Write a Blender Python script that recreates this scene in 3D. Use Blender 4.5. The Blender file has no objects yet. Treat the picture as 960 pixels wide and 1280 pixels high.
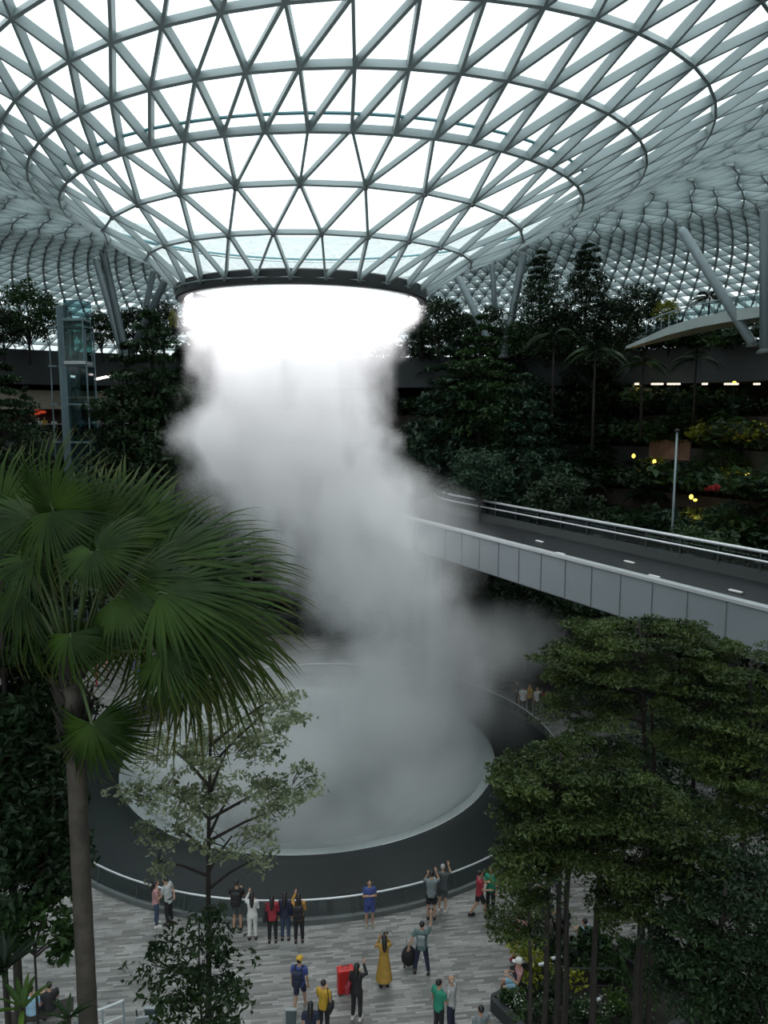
import bpy, bmesh, math, random
import numpy as np
from mathutils import Vector, Matrix, Euler
R_ = math.radians
scene = bpy.context.scene
COL = scene.collection
# ------------------------------------------------------------------ camera
HC = 17.0; PITCH = 7.5; FPX = 960.0
cp, sp = math.cos(R_(PITCH)), math.sin(R_(PITCH))
cam_d = bpy.data.cameras.new('camera'); cam = bpy.data.objects.new('camera', cam_d); COL.objects.link(cam)
cam.location = (0, 0, HC); cam.rotation_euler = (R_(90 - PITCH), 0, 0)
cam_d.sensor_fit = 'VERTICAL'; cam_d.sensor_height = 36.0; cam_d.lens = 36.0 * FPX / 1280.0
cam_d.clip_start = 0.1; cam_d.clip_end = 600
scene.camera = cam
# ------------------------------------------------------------------ sky, exposure
world = bpy.data.worlds.new('world'); scene.world = world; world.use_nodes = True
wn = world.node_tree; wn.nodes.clear()
wo = wn.nodes.new('ShaderNodeOutputWorld'); bg = wn.nodes.new('ShaderNodeBackground')
tc = wn.nodes.new('ShaderNodeTexCoord'); ns = wn.nodes.new('ShaderNodeTexNoise'); mr = wn.nodes.new('ShaderNodeMapRange')
sxyz = wn.nodes.new('ShaderNodeSeparateXYZ'); m1 = wn.nodes.new('ShaderNodeMapRange'); mm = wn.nodes.new('ShaderNodeMath'); mm.operation = 'MULTIPLY'
ns.inputs['Scale'].default_value = 2.5; ns.inputs['Detail'].default_value = 3
wn.links.new(tc.outputs['Generated'], ns.inputs['Vector'])
wn.links.new(ns.outputs[0], mr.inputs['Value']); mr.inputs['From Min'].default_value = .3; mr.inputs['From Max'].default_value = .7
mr.inputs['To Min'].default_value = .88; mr.inputs['To Max'].default_value = 1.1
wn.links.new(tc.outputs['Generated'], sxyz.inputs[0]); wn.links.new(sxyz.outputs[2], m1.inputs['Value'])
m1.inputs['From Min'].default_value = -.02; m1.inputs['From Max'].default_value = .30     # overcast: brighter towards the zenith
m1.inputs['To Min'].default_value = .34; m1.inputs['To Max'].default_value = 1.0
wn.links.new(mr.outputs[0], mm.inputs[0]); wn.links.new(m1.outputs[0], mm.inputs[1])
SKY = 3.1; LSTR = 135.0
m2 = wn.nodes.new('ShaderNodeMath'); m2.operation = 'MULTIPLY'; m2.inputs[1].default_value = SKY
wn.links.new(mm.outputs[0], m2.inputs[0]); wn.links.new(m2.outputs[0], bg.inputs['Strength'])
bg.inputs['Color'].default_value = (.93, .985, 1.0, 1)
wn.links.new(bg.outputs[0], wo.inputs[0])
vs = scene.view_settings; vs.view_transform = 'Standard'; vs.look = 'None'; vs.gamma = 1; vs.use_curve_mapping = False
vs.exposure = -0.55
cy = scene.cycles
cy.max_bounces = 7; cy.diffuse_bounces = 2; cy.glossy_bounces = 2; cy.transmission_bounces = 3
cy.transparent_max_bounces = 14; cy.volume_bounces = 5; cy.volume_step_rate = 1.6; cy.volume_max_steps = 96
cy.caustics_reflective = False; cy.caustics_refractive = False
cy.sample_clamp_indirect = 4.0
try: cy.use_denoising = True
except Exception: pass

# ------------------------------------------------------------------ pixel -> place
def ray(px, py):
    a = (px - 480) / FPX; u = (640 - py) / FPX
    return a, cp + u * sp, -sp + u * cp
def P(px, py, Y):
    a, f, v = ray(px, py); t = Y / f
    return Vector((a * t, Y, HC + v * t))
def G(px, py, z=0.0):
    a, f, v = ray(px, py); t = (z - HC) / v
    return Vector((a * t, f * t, z))
# ------------------------------------------------------------------ helpers
def node_mat(name):
    m = bpy.data.materials.new(name); m.use_nodes = True
    nt = m.node_tree; b = nt.nodes['Principled BSDF']
    return m, nt, b
def mat(name, col, rough=.6, metal=0.0, spec=.5, var=0.0, scale=3.0, trans=0.0, emis=None, es=0.0, rnd=0.0, coat=0.0, bump=0.0):
    """procedural material: base colour broken up by noise, optional per-object variation"""
    m, nt, b = node_mat(name)
    b.inputs['Base Color'].default_value = (*col, 1); b.inputs['Roughness'].default_value = rough
    b.inputs['Metallic'].default_value = metal; b.inputs['Specular IOR Level'].default_value = spec
    if coat: b.inputs['Coat Weight'].default_value = coat
    L = nt.links
    if var or rnd:
        hs = nt.nodes.new('ShaderNodeHueSaturation'); hs.inputs['Color'].default_value = (*col, 1)
        tcn = nt.nodes.new('ShaderNodeTexCoord'); no = nt.nodes.new('ShaderNodeTexNoise'); no.inputs['Scale'].default_value = scale; no.inputs['Detail'].default_value = 2
        L.new(tcn.outputs['Object'], no.inputs['Vector'])
        mp = nt.nodes.new('ShaderNodeMapRange'); L.new(no.outputs[0], mp.inputs['Value'])
        mp.inputs['From Min'].default_value = .3; mp.inputs['From Max'].default_value = .7
        mp.inputs['To Min'].default_value = 1 - var; mp.inputs['To Max'].default_value = 1 + var
        src = mp.outputs[0]
        if rnd:
            oi = nt.nodes.new('ShaderNodeObjectInfo'); mp2 = nt.nodes.new('ShaderNodeMapRange'); L.new(oi.outputs['Random'], mp2.inputs['Value'])
            mp2.inputs['To Min'].default_value = 1 - rnd; mp2.inputs['To Max'].default_value = 1 + rnd
            mu = nt.nodes.new('ShaderNodeMath'); mu.operation = 'MULTIPLY'; L.new(src, mu.inputs[0]); L.new(mp2.outputs[0], mu.inputs[1]); src = mu.outputs[0]
        L.new(src, hs.inputs['Value']); L.new(hs.outputs[0], b.inputs['Base Color'])
        if bump:
            bp = nt.nodes.new('ShaderNodeBump'); bp.inputs['Strength'].default_value = bump; L.new(no.outputs[0], bp.inputs['Height']); L.new(bp.outputs[0], b.inputs['Normal'])
    if emis: b.inputs['Emission Color'].default_value = (*emis, 1); b.inputs['Emission Strength'].default_value = es
    return m
def leaf_mat(name, c1, c2, rnd=.25, scale=1.2, rough=.45, tr=.25, spec=.3):
    m = bpy.data.materials.new(name); m.use_nodes = True; nt = m.node_tree; b = nt.nodes['Principled BSDF']; L = nt.links
    tcn = nt.nodes.new('ShaderNodeTexCoord'); no = nt.nodes.new('ShaderNodeTexNoise'); no.inputs['Scale'].default_value = scale; no.inputs['Detail'].default_value = 4
    L.new(tcn.outputs['Object'], no.inputs['Vector'])
    cr = nt.nodes.new('ShaderNodeValToRGB'); cr.color_ramp.elements[0].color = (*c1, 1); cr.color_ramp.elements[1].color = (*c2, 1)
    cr.color_ramp.elements[0].position = .35; cr.color_ramp.elements[1].position = .68
    L.new(no.outputs[0], cr.inputs[0])
    oi = nt.nodes.new('ShaderNodeObjectInfo'); mp2 = nt.nodes.new('ShaderNodeMapRange'); L.new(oi.outputs['Random'], mp2.inputs['Value'])
    mp2.inputs['To Min'].default_value = 1 - rnd; mp2.inputs['To Max'].default_value = 1 + rnd
    hs = nt.nodes.new('ShaderNodeHueSaturation'); L.new(cr.outputs[0], hs.inputs['Color']); L.new(mp2.outputs[0], hs.inputs['Value'])
    L.new(hs.outputs[0], b.inputs['Base Color']); b.inputs['Roughness'].default_value = rough; b.inputs['Specular IOR Level'].default_value = spec
    tl = nt.nodes.new('ShaderNodeBsdfTranslucent'); L.new(hs.outputs[0], tl.inputs[0])
    mx = nt.nodes.new('ShaderNodeMixShader'); mx.inputs[0].default_value = tr
    L.new(b.outputs[0], mx.inputs[1]); L.new(tl.outputs[0], mx.inputs[2]); L.new(mx.outputs[0], nt.nodes['Material Output'].inputs[0])
    return m
def glass_mat(name, tint, gl=.06, rough=.05, alpha=None):
    m = bpy.data.materials.new(name); m.use_nodes = True; nt = m.node_tree; nt.nodes.remove(nt.nodes['Principled BSDF']); L = nt.links
    t = nt.nodes.new('ShaderNodeBsdfTransparent'); t.inputs[0].default_value = (*tint, 1)
    g = nt.nodes.new('ShaderNodeBsdfGlossy'); g.inputs['Roughness'].default_value = rough
    fr = nt.nodes.new('ShaderNodeFresnel'); fr.inputs[0].default_value = 1.35
    mu = nt.nodes.new('ShaderNodeMath'); mu.operation = 'MULTIPLY_ADD'; mu.inputs[1].default_value = .55; mu.inputs[2].default_value = gl; mu.use_clamp = True
    L.new(fr.outputs[0], mu.inputs[0])
    mx = nt.nodes.new('ShaderNodeMixShader'); L.new(mu.outputs[0], mx.inputs[0]); L.new(t.outputs[0], mx.inputs[1]); L.new(g.outputs[0], mx.inputs[2])
    L.new(mx.outputs[0], nt.nodes['Material Output'].inputs[0])
    return m

def mesh_np(name, v, f, smooth=False):
    """v (n,3), f (m,k) arrays -> mesh"""
    me = bpy.data.meshes.new(name); v = np.asarray(v, np.float32); f = np.asarray(f, np.int32)
    k = f.shape[1]; me.vertices.add(len(v)); me.vertices.foreach_set('co', v.ravel())
    me.loops.add(f.size); me.loops.foreach_set('vertex_index', f.ravel())
    me.polygons.add(len(f)); me.polygons.foreach_set('loop_start', np.arange(0, f.size, k, dtype=np.int32))
    me.update(calc_edges=True); me.validate()
    if smooth: me.shade_smooth()
    return me
class MB:
    def __init__(s): s.v = []; s.f = []
    def add(s, vs, fs):
        n = len(s.v); s.v += [tuple(p) for p in vs]; s.f += [tuple(i + n for i in q) for q in fs]; return s
    def box(s, c, d, rz=0.0, M=None):
        c = Vector(c); hx, hy, hz = d[0] / 2, d[1] / 2, d[2] / 2
        r = Matrix.Rotation(rz, 3, 'Z') if M is None else M
        pts = [c + r @ Vector((x * hx, y * hy, z * hz)) for z in (-1, 1) for (x, y) in ((-1, -1), (1, -1), (1, 1), (-1, 1))]
        return s.add(pts, [(3, 2, 1, 0), (4, 5, 6, 7), (0, 1, 5, 4), (1, 2, 6, 5), (2, 3, 7, 6), (3, 0, 4, 7)])
    def beam(s, p, q, w, h, up=(0, 0, 1), off=0.0):
        p, q = Vector(p), Vector(q); d = (q - p).normalized(); up = Vector(up)
        x = d.cross(up)
        if x.length < 1e-5: x = d.cross(Vector((1, 0, 0)))
        x.normalize(); u = x.cross(d).normalized()
        pts = [a + x * (w / 2 * i) + u * (h / 2 * j + off) for a in (p, q) for (i, j) in ((-1, -1), (1, -1), (1, 1), (-1, 1))]
        return s.add(pts, [(3, 2, 1, 0), (4, 5, 6, 7), (0, 1, 5, 4), (1, 2, 6, 5), (2, 3, 7, 6), (3, 0, 4, 7)])
    def tube(s, pts, rad, n=8, cap=True):
        pts = [Vector(p) for p in pts]; m = len(pts)
        if not hasattr(rad, '__len__'): rad = [rad] * m
        vs = []; prev = None
        for i, p in enumerate(pts):
            d = (pts[min(i + 1, m - 1)] - pts[max(i - 1, 0)]).normalized()
            if prev is None:
                x = d.orthogonal().normalized()
            else:
                x = prev - d * prev.dot(d)
                x = x.normalized() if x.length > 1e-6 else d.orthogonal().normalized()
            prev = x; y = d.cross(x)
            for k in range(n):
                a = 2 * math.pi * k / n; vs.append(p + (x * math.cos(a) + y * math.sin(a)) * rad[i])
        fs = [(i * n + k, i * n + (k + 1) % n, (i + 1) * n + (k + 1) % n, (i + 1) * n + k) for i in range(m - 1) for k in range(n)]
        if cap: fs += [tuple(range(n - 1, -1, -1)), tuple(range((m - 1) * n, m * n))]
        return s.add(vs, fs)
    def lathe(s, prof, n=48, c=(0, 0, 0), closed=False):
        m = len(prof); vs = [(c[0] + r * math.cos(2 * math.pi * k / n), c[1] + r * math.sin(2 * math.pi * k / n), c[2] + z) for (r, z) in prof for k in range(n)]
        rng = range(m if closed else m - 1)
        fs = [(i * n + k, i * n + (k + 1) % n, ((i + 1) % m) * n + (k + 1) % n, ((i + 1) % m) * n + k) for i in rng for k in range(n)]
        return s.add(vs, fs)
    def ball(s, c, r, n=8, m=6):
        c = Vector(c); r = Vector(r) if hasattr(r, '__len__') else Vector((r, r, r))
        vs = [c + Vector((0, 0, r.z))]
        for i in range(1, m):
            t = math.pi * i / m
            vs += [c + Vector((r.x * math.sin(t) * math.cos(2 * math.pi * k / n), r.y * math.sin(t) * math.sin(2 * math.pi * k / n), r.z * math.cos(t))) for k in range(n)]
        vs.append(c - Vector((0, 0, r.z)))
        fs = [(0, 1 + k, 1 + (k + 1) % n) for k in range(n)]
        for i in range(m - 2): fs += [(1 + i * n + k, 1 + (i + 1) * n + k, 1 + (i + 1) * n + (k + 1) % n, 1 + i * n + (k + 1) % n) for k in range(n)]
        e = 1 + (m - 1) * n
        fs += [(e, 1 + (m - 2) * n + (k + 1) % n, 1 + (m - 2) * n + k) for k in range(n)]
        return s.add(vs, fs)
    def mesh(s, name, smooth=False):
        me = bpy.data.meshes.new(name); me.from_pydata(s.v, [], s.f); me.update()
        if smooth: me.shade_smooth()
        return me
    def build(s, name, m, parent=None, smooth=False, bevel=0.0, label=None):
        return link(name, s.mesh(name, smooth), m, parent, bevel, label)
def link(name, me, m, parent=None, bevel=0.0, label=None):
    o = bpy.data.objects.new(name, me); COL.objects.link(o)
    if m is not None and not me.materials: me.materials.append(m)
    if parent is not None: o.parent = parent
    if bevel:
        b = o.modifiers.new('bevel', 'BEVEL'); b.width = bevel; b.segments = 2; b.limit_method = 'ANGLE'
    if label: o['label'] = label
    return o
def thing(name, label, cat, loc=(0, 0, 0), rz=0.0, group=None, kind=None):
    o = bpy.data.objects.new(name, None); COL.objects.link(o); o.location = loc; o.rotation_euler = (0, 0, rz); o.empty_display_size = .2
    return tag(o, label, cat, group, kind)
def tag(o, label, cat, group=None, kind=None):
    o['label'] = label; o['category'] = cat
    if group: o['group'] = group
    if kind: o['kind'] = kind
    return o
def struct(o, label=None):
    o['kind'] = 'structure'
    if label: o['label'] = label
    return o
def dup(o, parent=None):
    c = o.copy(); COL.objects.link(c); c.parent = parent
    for ch in [x for x in o.children]: dup(ch, c)
    return c

# ------------------------------------------------------------------ materials
M = {}
M['steel'] = mat('painted_steel', (.34, .40, .41), .5, .0, .5, var=.06, scale=.6)
M['rim'] = mat('dark_rim_metal', (.035, .038, .04), .45, .2)
M['column_dark'] = mat('column_dark_paint', (.075, .10, .11), .4, .1, var=.05)
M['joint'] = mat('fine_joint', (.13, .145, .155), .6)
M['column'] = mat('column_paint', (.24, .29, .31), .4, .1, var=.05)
M['glass'] = glass_mat('roof_glass', (.86, .93, .93), .02, .12)
M['rail_glass'] = glass_mat('rail_glass', (.62, .70, .70), .05, .05)
M['lift_glass'] = glass_mat('lift_glass', (.50, .66, .68), .12, .08)
M['white_line'] = mat('brushed_rail', (.62, .64, .66), .3, .3)
M['panel'] = mat('bridge_panel', (.26, .29, .31), .45, .1, var=.05, scale=.4)
M['seam'] = mat('panel_joint', (.06, .07, .07), .7)
M['deck'] = mat('bridge_deck', (.018, .02, .022), .35, .0, var=.2)
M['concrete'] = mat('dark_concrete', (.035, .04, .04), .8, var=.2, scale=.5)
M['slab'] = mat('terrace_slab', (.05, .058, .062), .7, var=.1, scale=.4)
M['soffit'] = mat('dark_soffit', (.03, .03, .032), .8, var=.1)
M['cream'] = mat('cream_fascia', (.50, .44, .34), .6, var=.06)
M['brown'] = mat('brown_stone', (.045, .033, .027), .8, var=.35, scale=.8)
M['soil'] = mat('planter_soil', (.02, .02, .015), .95, var=.4, scale=2)
M['bark'] = mat('bark', (.019, .016, .013), .85, var=.35, scale=6, bump=.3)
M['apron'] = mat('wet_black_stone', (.007, .011, .011), .34, .0, .32, var=.25, scale=.3)
M['kerb'] = mat('grey_kerb', (.10, .11, .11), .5, var=.1)
M['black'] = mat('black_plastic', (.012, .012, .014), .5)
M['canopy'] = mat('canopy_metal', (.34, .39, .38), .45, .1, var=.08, scale=.5)
def paving_mat():
    m, nt, b = node_mat('plank_paving'); L = nt.links
    t = nt.nodes.new('ShaderNodeTexCoord'); mp = nt.nodes.new('ShaderNodeMapping'); mp.inputs['Rotation'].default_value = (0, 0, R_(-7))
    L.new(t.outputs['Object'], mp.inputs[0])
    br = nt.nodes.new('ShaderNodeTexBrick'); br.offset = .37; br.offset_frequency = 2; br.squash_frequency = 3; br.squash = .8
    br.inputs['Scale'].default_value = 1; br.inputs['Brick Width'].default_value = .55; br.inputs['Row Height'].default_value = .09; br.inputs['Mortar Size'].default_value = .006
    br.inputs['Color1'].default_value = (.128, .127, .120, 1); br.inputs['Color2'].default_value = (.345, .34, .325, 1); br.inputs['Mortar'].default_value = (.11, .11, .11, 1)
    br.inputs['Bias'].default_value = -.1
    L.new(mp.outputs[0], br.inputs['Vector'])
    no = nt.nodes.new('ShaderNodeTexNoise'); no.inputs['Scale'].default_value = .45; no.inputs['Detail'].default_value = 4; L.new(t.outputs['Object'], no.inputs['Vector'])
    mr = nt.nodes.new('ShaderNodeMapRange'); mr.inputs['From Min'].default_value = .3; mr.inputs['From Max'].default_value = .7; mr.inputs['To Min'].default_value = .66; mr.inputs['To Max'].default_value = 1.2
    L.new(no.outputs[0], mr.inputs['Value'])
    hs = nt.nodes.new('ShaderNodeHueSaturation'); L.new(br.outputs[0], hs.inputs['Color']); L.new(mr.outputs[0], hs.inputs['Value']); L.new(hs.outputs[0], b.inputs['Base Color'])
    rr = nt.nodes.new('ShaderNodeMapRange'); rr.inputs['To Min'].default_value = .22; rr.inputs['To Max'].default_value = .6; L.new(no.outputs[0], rr.inputs['Value']); L.new(rr.outputs[0], b.inputs['Roughness'])
    return m
M['paving'] = paving_mat()

# ------------------------------------------------------------------ roof: an inverted glass funnel rising to a crest and down to the perimeter
VX, VY = -3.69, 36.0
RK = [5.5, 7.1, 9.05, 11.0, 12.75, 14.45, 16.2, 18.1, 20.2, 22.3, 24.4, 26.5, 28.6, 30.8] + [32.6 + 1.62 * i for i in range(19)]
_PR = [5.5, 7.1, 9.05, 11.0, 12.75, 14.45, 16.2, 18.1, 20.2, 22.5, 25, 27.6, 30.3, 33, 35.8, 38.6, 41.4, 44.2, 47, 49.8, 52.4, 54.8, 57.0, 59, 60.6, 61.6, 62.2]
_PZ = [5.4, 6.65, 7.5, 8.7, 9.6, 10.45, 11.3, 12.1, 12.8, 13.4, 13.85, 14.1, 14.15, 14.0, 13.7, 13.2, 12.6, 11.8, 10.9, 9.8, 8.6, 7.2, 5.6, 3.8, 1.8, 0.0, -1.5]
_PX = [-3.69, -3.25, -2.97, -2.52, -1.83, -1.06, -.5, 0, .4, .7] + [1.0] * 17
_PTX = [-.006, .0, .008, .016, .032, .056, .062, .066, .068, .066, .06, .052, .045, .038, .03, .024, .018, .012, .008, .004] + [0] * 7
_PTY = [.03, .02, -.018, -.004, -.02, -.028, -.03, -.03, -.03, -.025, -.02, -.015, -.01, -.005] + [0] * 13
ZK, CX, TX, TY = [[float(x) for x in np.interp(RK, _PR, q)] for q in (_PZ, _PX, _PTX, _PTY)]
NK = [26] * 3 + [52] * 8 + [104] * 3 + [208] * 19
def roof_pt(k, a):
    r = RK[k]; x = r * math.cos(a); y = r * math.sin(a)
    return Vector((CX[k] + x, VY + y, HC + ZK[k] + TX[k] * x + TY[k] * y))
# nodes of each ring: alternate rings shift by half a bay; the count doubles three times on the way out
PH = []
for k in range(len(RK)):
    f = max(i for i in range(k + 1) if i == 0 or NK[i] != NK[i - 1]); PH.append(.5 * ((k - f) % 2))
TH0 = R_(-89)
rings = [[roof_pt(k, 2 * math.pi * (j + PH[k]) / NK[k] + TH0) for j in range(NK[k])] for k in range(len(RK))]
edges = []; tris = []
def node(k, j): return (k, j % NK[k])
for k in range(len(RK)):
    n = NK[k]
    for j in range(n): edges.append((node(k, j), node(k, j + 1)))
    if k + 1 == len(RK): break
    if NK[k + 1] == n:
        up = PH[k] == 0.0       # next ring shifted by half: outer node j sits between j and j+1
        for j in range(n):
            a, b = (j, j + 1) if up else (j - 1, j)   # outer j lies between inner a and b
            edges += [(node(k, a), node(k + 1, j)), (node(k, b), node(k + 1, j))]
            tris += [(node(k, a), node(k, b), node(k + 1, j)), (node(k, b), node(k + 1, j + 1), node(k + 1, j))]
    else:
        # doubling: inner node j at outer index 2j (+1 if inner shifted)
        s = 1 if PH[k] else 0
        for j in range(n):
            c = 2 * j + s
            edges += [(node(k, j), node(k + 1, c + q)) for q in (-1, 0, 1)]
            tris += [(node(k, j), node(k + 1, c), node(k + 1, c - 1)), (node(k, j), node(k + 1, c + 1), node(k + 1, c)), (node(k, j), node(k, j + 1), node(k + 1, c + 1))]
def nrm(k, j):
    n = NK[k]; p = rings[k][j % n]; a = math.atan2(p.y - VY, p.x - CX[k])
    k0, k1 = max(k - 1, 0), min(k + 1, len(RK) - 1)
    d = roof_pt(k1, a) - roof_pt(k0, a); t = Vector((-math.sin(a), math.cos(a), 0))
    nn = t.cross(d).normalized()
    return nn if nn.z > 0 or k > 99 and nn.dot(Vector((math.cos(a), math.sin(a), 0))) > 0 else -nn
NN = [[nrm(k, j) for j in range(NK[k])] for k in range(len(RK))]
lat = MB()
for (a, b) in edges:
    p, q = rings[a[0]][a[1]], rings[b[0]][b[1]]; n_ = (NN[a[0]][a[1]] + NN[b[0]][b[1]]).normalized()
    k = (a[0] + b[0]) / 2
    dp = .22 if k < 3 else (.34 if k < 9 else (.50 if k < 14 else (.66 if k < 18 else (.52 if k < 23 else .36)))); lat.beam(p, q, .085 if k < 3 else .10, dp, n_, -dp / 2)
ceiling = struct(lat.build('ceiling', M['steel']), 'pale grey steel diagrid of the funnel-shaped glass roof')
gm = MB(); idx = {}
for k in range(len(RK)):
    for j in range(NK[k]): idx[(k, j)] = len(gm.v); gm.v.append(tuple(rings[k][j] + NN[k][j] * .03))
gm.f = [tuple(idx[x] for x in t) for t in tris]
gm.build('glass_panels', M['glass'], ceiling, label='clear triangular glass panes between the steel members')
nd = MB()
for k in range(0, 28):
    for j in range(NK[k]):
        p = rings[k][j]; n_ = NN[k][j]
        nd.tube([p, p - n_ * (.30 if k < 9 else (.48 if k < 14 else .78))], .085 if k < 9 else .115, 6)
nd.build('node_joints', mat('node_joint', (.16, .18, .18), .5), ceiling, label='dark cylindrical joints where the members meet')
# teal gutter pipe following the third ring
gp = MB(); pts = []
for i in range(105):
    a = 2 * math.pi * i / 104; r = 11.35
    pts.append((CX[3] + r * math.cos(a), VY + r * math.sin(a), HC + 8.95 + .016 * r * math.cos(a)))
gp.tube(pts, .055, 6); gp.build('gutter_pipe', mat('teal_gutter', (.16, .36, .40), .5), ceiling, label='teal ring pipe above the glass')
# oculus ring
oc = MB(); oc.lathe([(5.50, 5.46), (5.62, 5.40), (5.64, 4.90), (5.56, 4.84), (5.25, 4.86), (5.2, 5.0), (5.2, 5.46)], 96, (VX, VY, HC), closed=True)
oculus = oc.build('oculus_ring', M['rim'], smooth=False); tag(oculus, 'dark metal ring at the foot of the glass funnel, where the water falls from', 'ring beam')

# ------------------------------------------------------------------ ground floor with the pool opening
PR, PB, PZ = 8.95, 12.3, .38
fl = MB(); n = 128
fl.lathe([(PB, 0), (16, 0), (24, 0), (40, 0), (64, 0)], n, (VX + .1, VY, 0)); 
struct(fl.build('floor', M['paving']), 'wet grey plank paving of the plaza')
PC = (VX + .1, VY)
pool = thing('pool', 'round sunken pool catching the waterfall, with a wide wet black stone surround', 'pool', (PC[0], PC[1], 0))
a_ = MB(); a_.lathe([(PB, -.3), (PB, .10), (PB - .12, .12), (PB - .3, .10), (11, .22), (9.6, .33), (PR + .05, PZ), (PR, PZ - .02)], 128)
a_.build('apron', M['apron'], pool, smooth=True, label='wet black sloping stone surround')
M['bowl'] = mat('pool_bowl', (.22, .25, .25), .18, .0, .6, var=.18, scale=.35)
b_ = MB(); b_.lathe([(PR + .02, PZ + .01), (PR - .35, PZ + .02), (PR - .4, PZ - .05), (7.6, -.25), (6, -.9), (4.6, -2.0), (3.6, -3.6), (3.2, -6.5), (3.1, -9)], 128)
b_.build('bowl', M['bowl'], pool, smooth=True, label='pale wet inner bowl falling to the drain')
k_ = MB(); k_.lathe([(PB + .0, 0), (PB, .16), (PB + .14, .16), (PB + .16, 0)], 128)
k_.build('kerb', M['kerb'], pool)
# rail round the pool: glass panes, posts and a pale handrail
rail = thing('pool_railing', 'curved glass railing with a pale handrail running round the pool', 'railing', (PC[0], PC[1], 0))
RR = PB + .02; RT = PB - .12
g_ = MB(); g_.lathe([(RR, .16), (RT, .70)], 128); g_.build('glass_screen', glass_mat('pool_rail_glass', (.80, .86, .86), .02, .05), rail)
h_ = MB(); pts = [(RT * math.cos(2 * math.pi * i / 128), RT * math.sin(2 * math.pi * i / 128), .72) for i in range(129)]
h_.tube(pts, .035, 8, cap=False); h_.build('handrail', M['white_line'], rail, smooth=True)
pm = MB(); pm.beam((RR, 0, .16), (RT, 0, .70), .03, .05, (1, 0, 0)); pme = pm.mesh('post')
for i in range(40):
    a = 2 * math.pi * i / 40 + .05
    o = link('post', pme, M['seam'], rail); o.rotation_euler = (0, 0, a)

# ------------------------------------------------------------------ mist: falling water turned to spray, built as a real volume
def curve_field(nt, x, pts, lo, hi):
    """float curve through (s, value) points"""
    n = nt.nodes.new('ShaderNodeFloatCurve'); c = n.mapping.curves[0]; n.mapping.use_clip = False
    pp = [(s, (v - lo) / (hi - lo)) for s, v in pts]
    c.points[0].location = pp[0]; c.points[1].location = pp[-1]
    for q in pp[1:-1]: c.points.new(*q)
    n.mapping.update(); nt.links.new(x, n.inputs['Value'])
    return op(nt, 'MULTIPLY_ADD', n.outputs[0], hi - lo, lo)
def op(nt, o, *a):
    n = nt.nodes.new('ShaderNodeMath'); n.operation = o
    for i, x in enumerate(a):
        if isinstance(x, (int, float)): n.inputs[i].default_value = x
        else: nt.links.new(x, n.inputs[i])
    return n.outputs[0]
def smooth(nt, x, a, b):
    n = nt.nodes.new('ShaderNodeMapRange'); n.interpolation_type = 'SMOOTHSTEP'; nt.links.new(x, n.inputs['Value'])
    n.inputs['From Min'].default_value = a; n.inputs['From Max'].default_value = b
    n.inputs['To Min'].default_value = 0; n.inputs['To Max'].default_value = 1
    return n.outputs['Result']
def noise(nt, vec, scale, detail=2.0, off=(0, 0, 0), sq=(1, 1, 1)):
    vm = nt.nodes.new('ShaderNodeVectorMath'); vm.operation = 'MULTIPLY_ADD'; nt.links.new(vec, vm.inputs[0]); vm.inputs[1].default_value = sq; vm.inputs[2].default_value = off
    n = nt.nodes.new('ShaderNodeTexNoise'); n.inputs['Scale'].default_value = scale; n.inputs['Detail'].default_value = detail
    nt.links.new(vm.outputs[0], n.inputs['Vector'])
    return n.outputs[0] if n.outputs[0].type == 'VALUE' else n.outputs['Fac']
ng = bpy.data.node_groups.new('mist_field', 'GeometryNodeTree')
ng.interface.new_socket('Geometry', in_out='OUTPUT', socket_type='NodeSocketGeometry')
go = ng.nodes.new('NodeGroupOutput'); vc = ng.nodes.new('GeometryNodeVolumeCube'); sm = ng.nodes.new('GeometryNodeSetMaterial')
pos = ng.nodes.new('GeometryNodeInputPosition').outputs[0]
sx = ng.nodes.new('ShaderNodeSeparateXYZ'); ng.links.new(pos, sx.inputs[0]); X, Y, Z = sx.outputs
ZT = HC + 4.84
s_ = op(ng, 'DIVIDE', op(ng, 'SUBTRACT', ZT, Z), ZT)
sil = [(366, 229, 527), (400, 234, 524), (425, 236, 503), (450, 238, 492), (480, 240, 488), (515, 234, 484), (540, 226, 482), (575, 240, 488), (610, 262, 500), (660, 300, 535), (710, 345, 572), (770, 385, 615), (830, 395, 625), (880, 380, 620), (960, 330, 600), (1040, 330, 560)]
cxp, rp = [], []
for y, l, r in sil:
    a, b = P(l, y, VY), P(r, y, VY); s = (ZT - a.z) / ZT
    cxp.append((max(0, min(1, s)), (a.x + b.x) / 2)); rp.append((max(0, min(1, s)), (b.x - a.x) / 2))
cxp = [(0, cxp[0][1])] + cxp[1:]; rp = [(0, rp[0][1])] + rp[1:]
cx_f = curve_field(ng, s_, cxp, -10, 10); r_f = curve_field(ng, s_, rp, 0, 10)
dn_f = curve_field(ng, s_, [(0, .5), (.06, .40), (.14, .40), (.25, .45), (.38, .46), (.5, .38), (.62, .32), (.75, .25), (.9, .15), (1, .06)], 0, 2)
dx = op(ng, 'SUBTRACT', X, cx_f); dy = op(ng, 'SUBTRACT', Y, VY)
rad = op(ng, 'DIVIDE', op(ng, 'SQRT', op(ng, 'ADD', op(ng, 'MULTIPLY', dx, dx), op(ng, 'MULTIPLY', dy, dy))), r_f)
n1 = noise(ng, pos, .22, 2, (3.1, 0, 7)); n2 = noise(ng, pos, .75, 3, (0, 5, 0), (1, 1, .7)); n3 = noise(ng, pos, .5, 2, (9, 1, 4), (1, 1, .4))
wamp = op(ng, 'MULTIPLY', smooth(ng, s_, .0, .35), 1.0)
w1 = op(ng, 'MULTIPLY', op(ng, 'SUBTRACT', n1, .5), op(ng, 'MULTIPLY_ADD', wamp, .8, .28))
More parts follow.
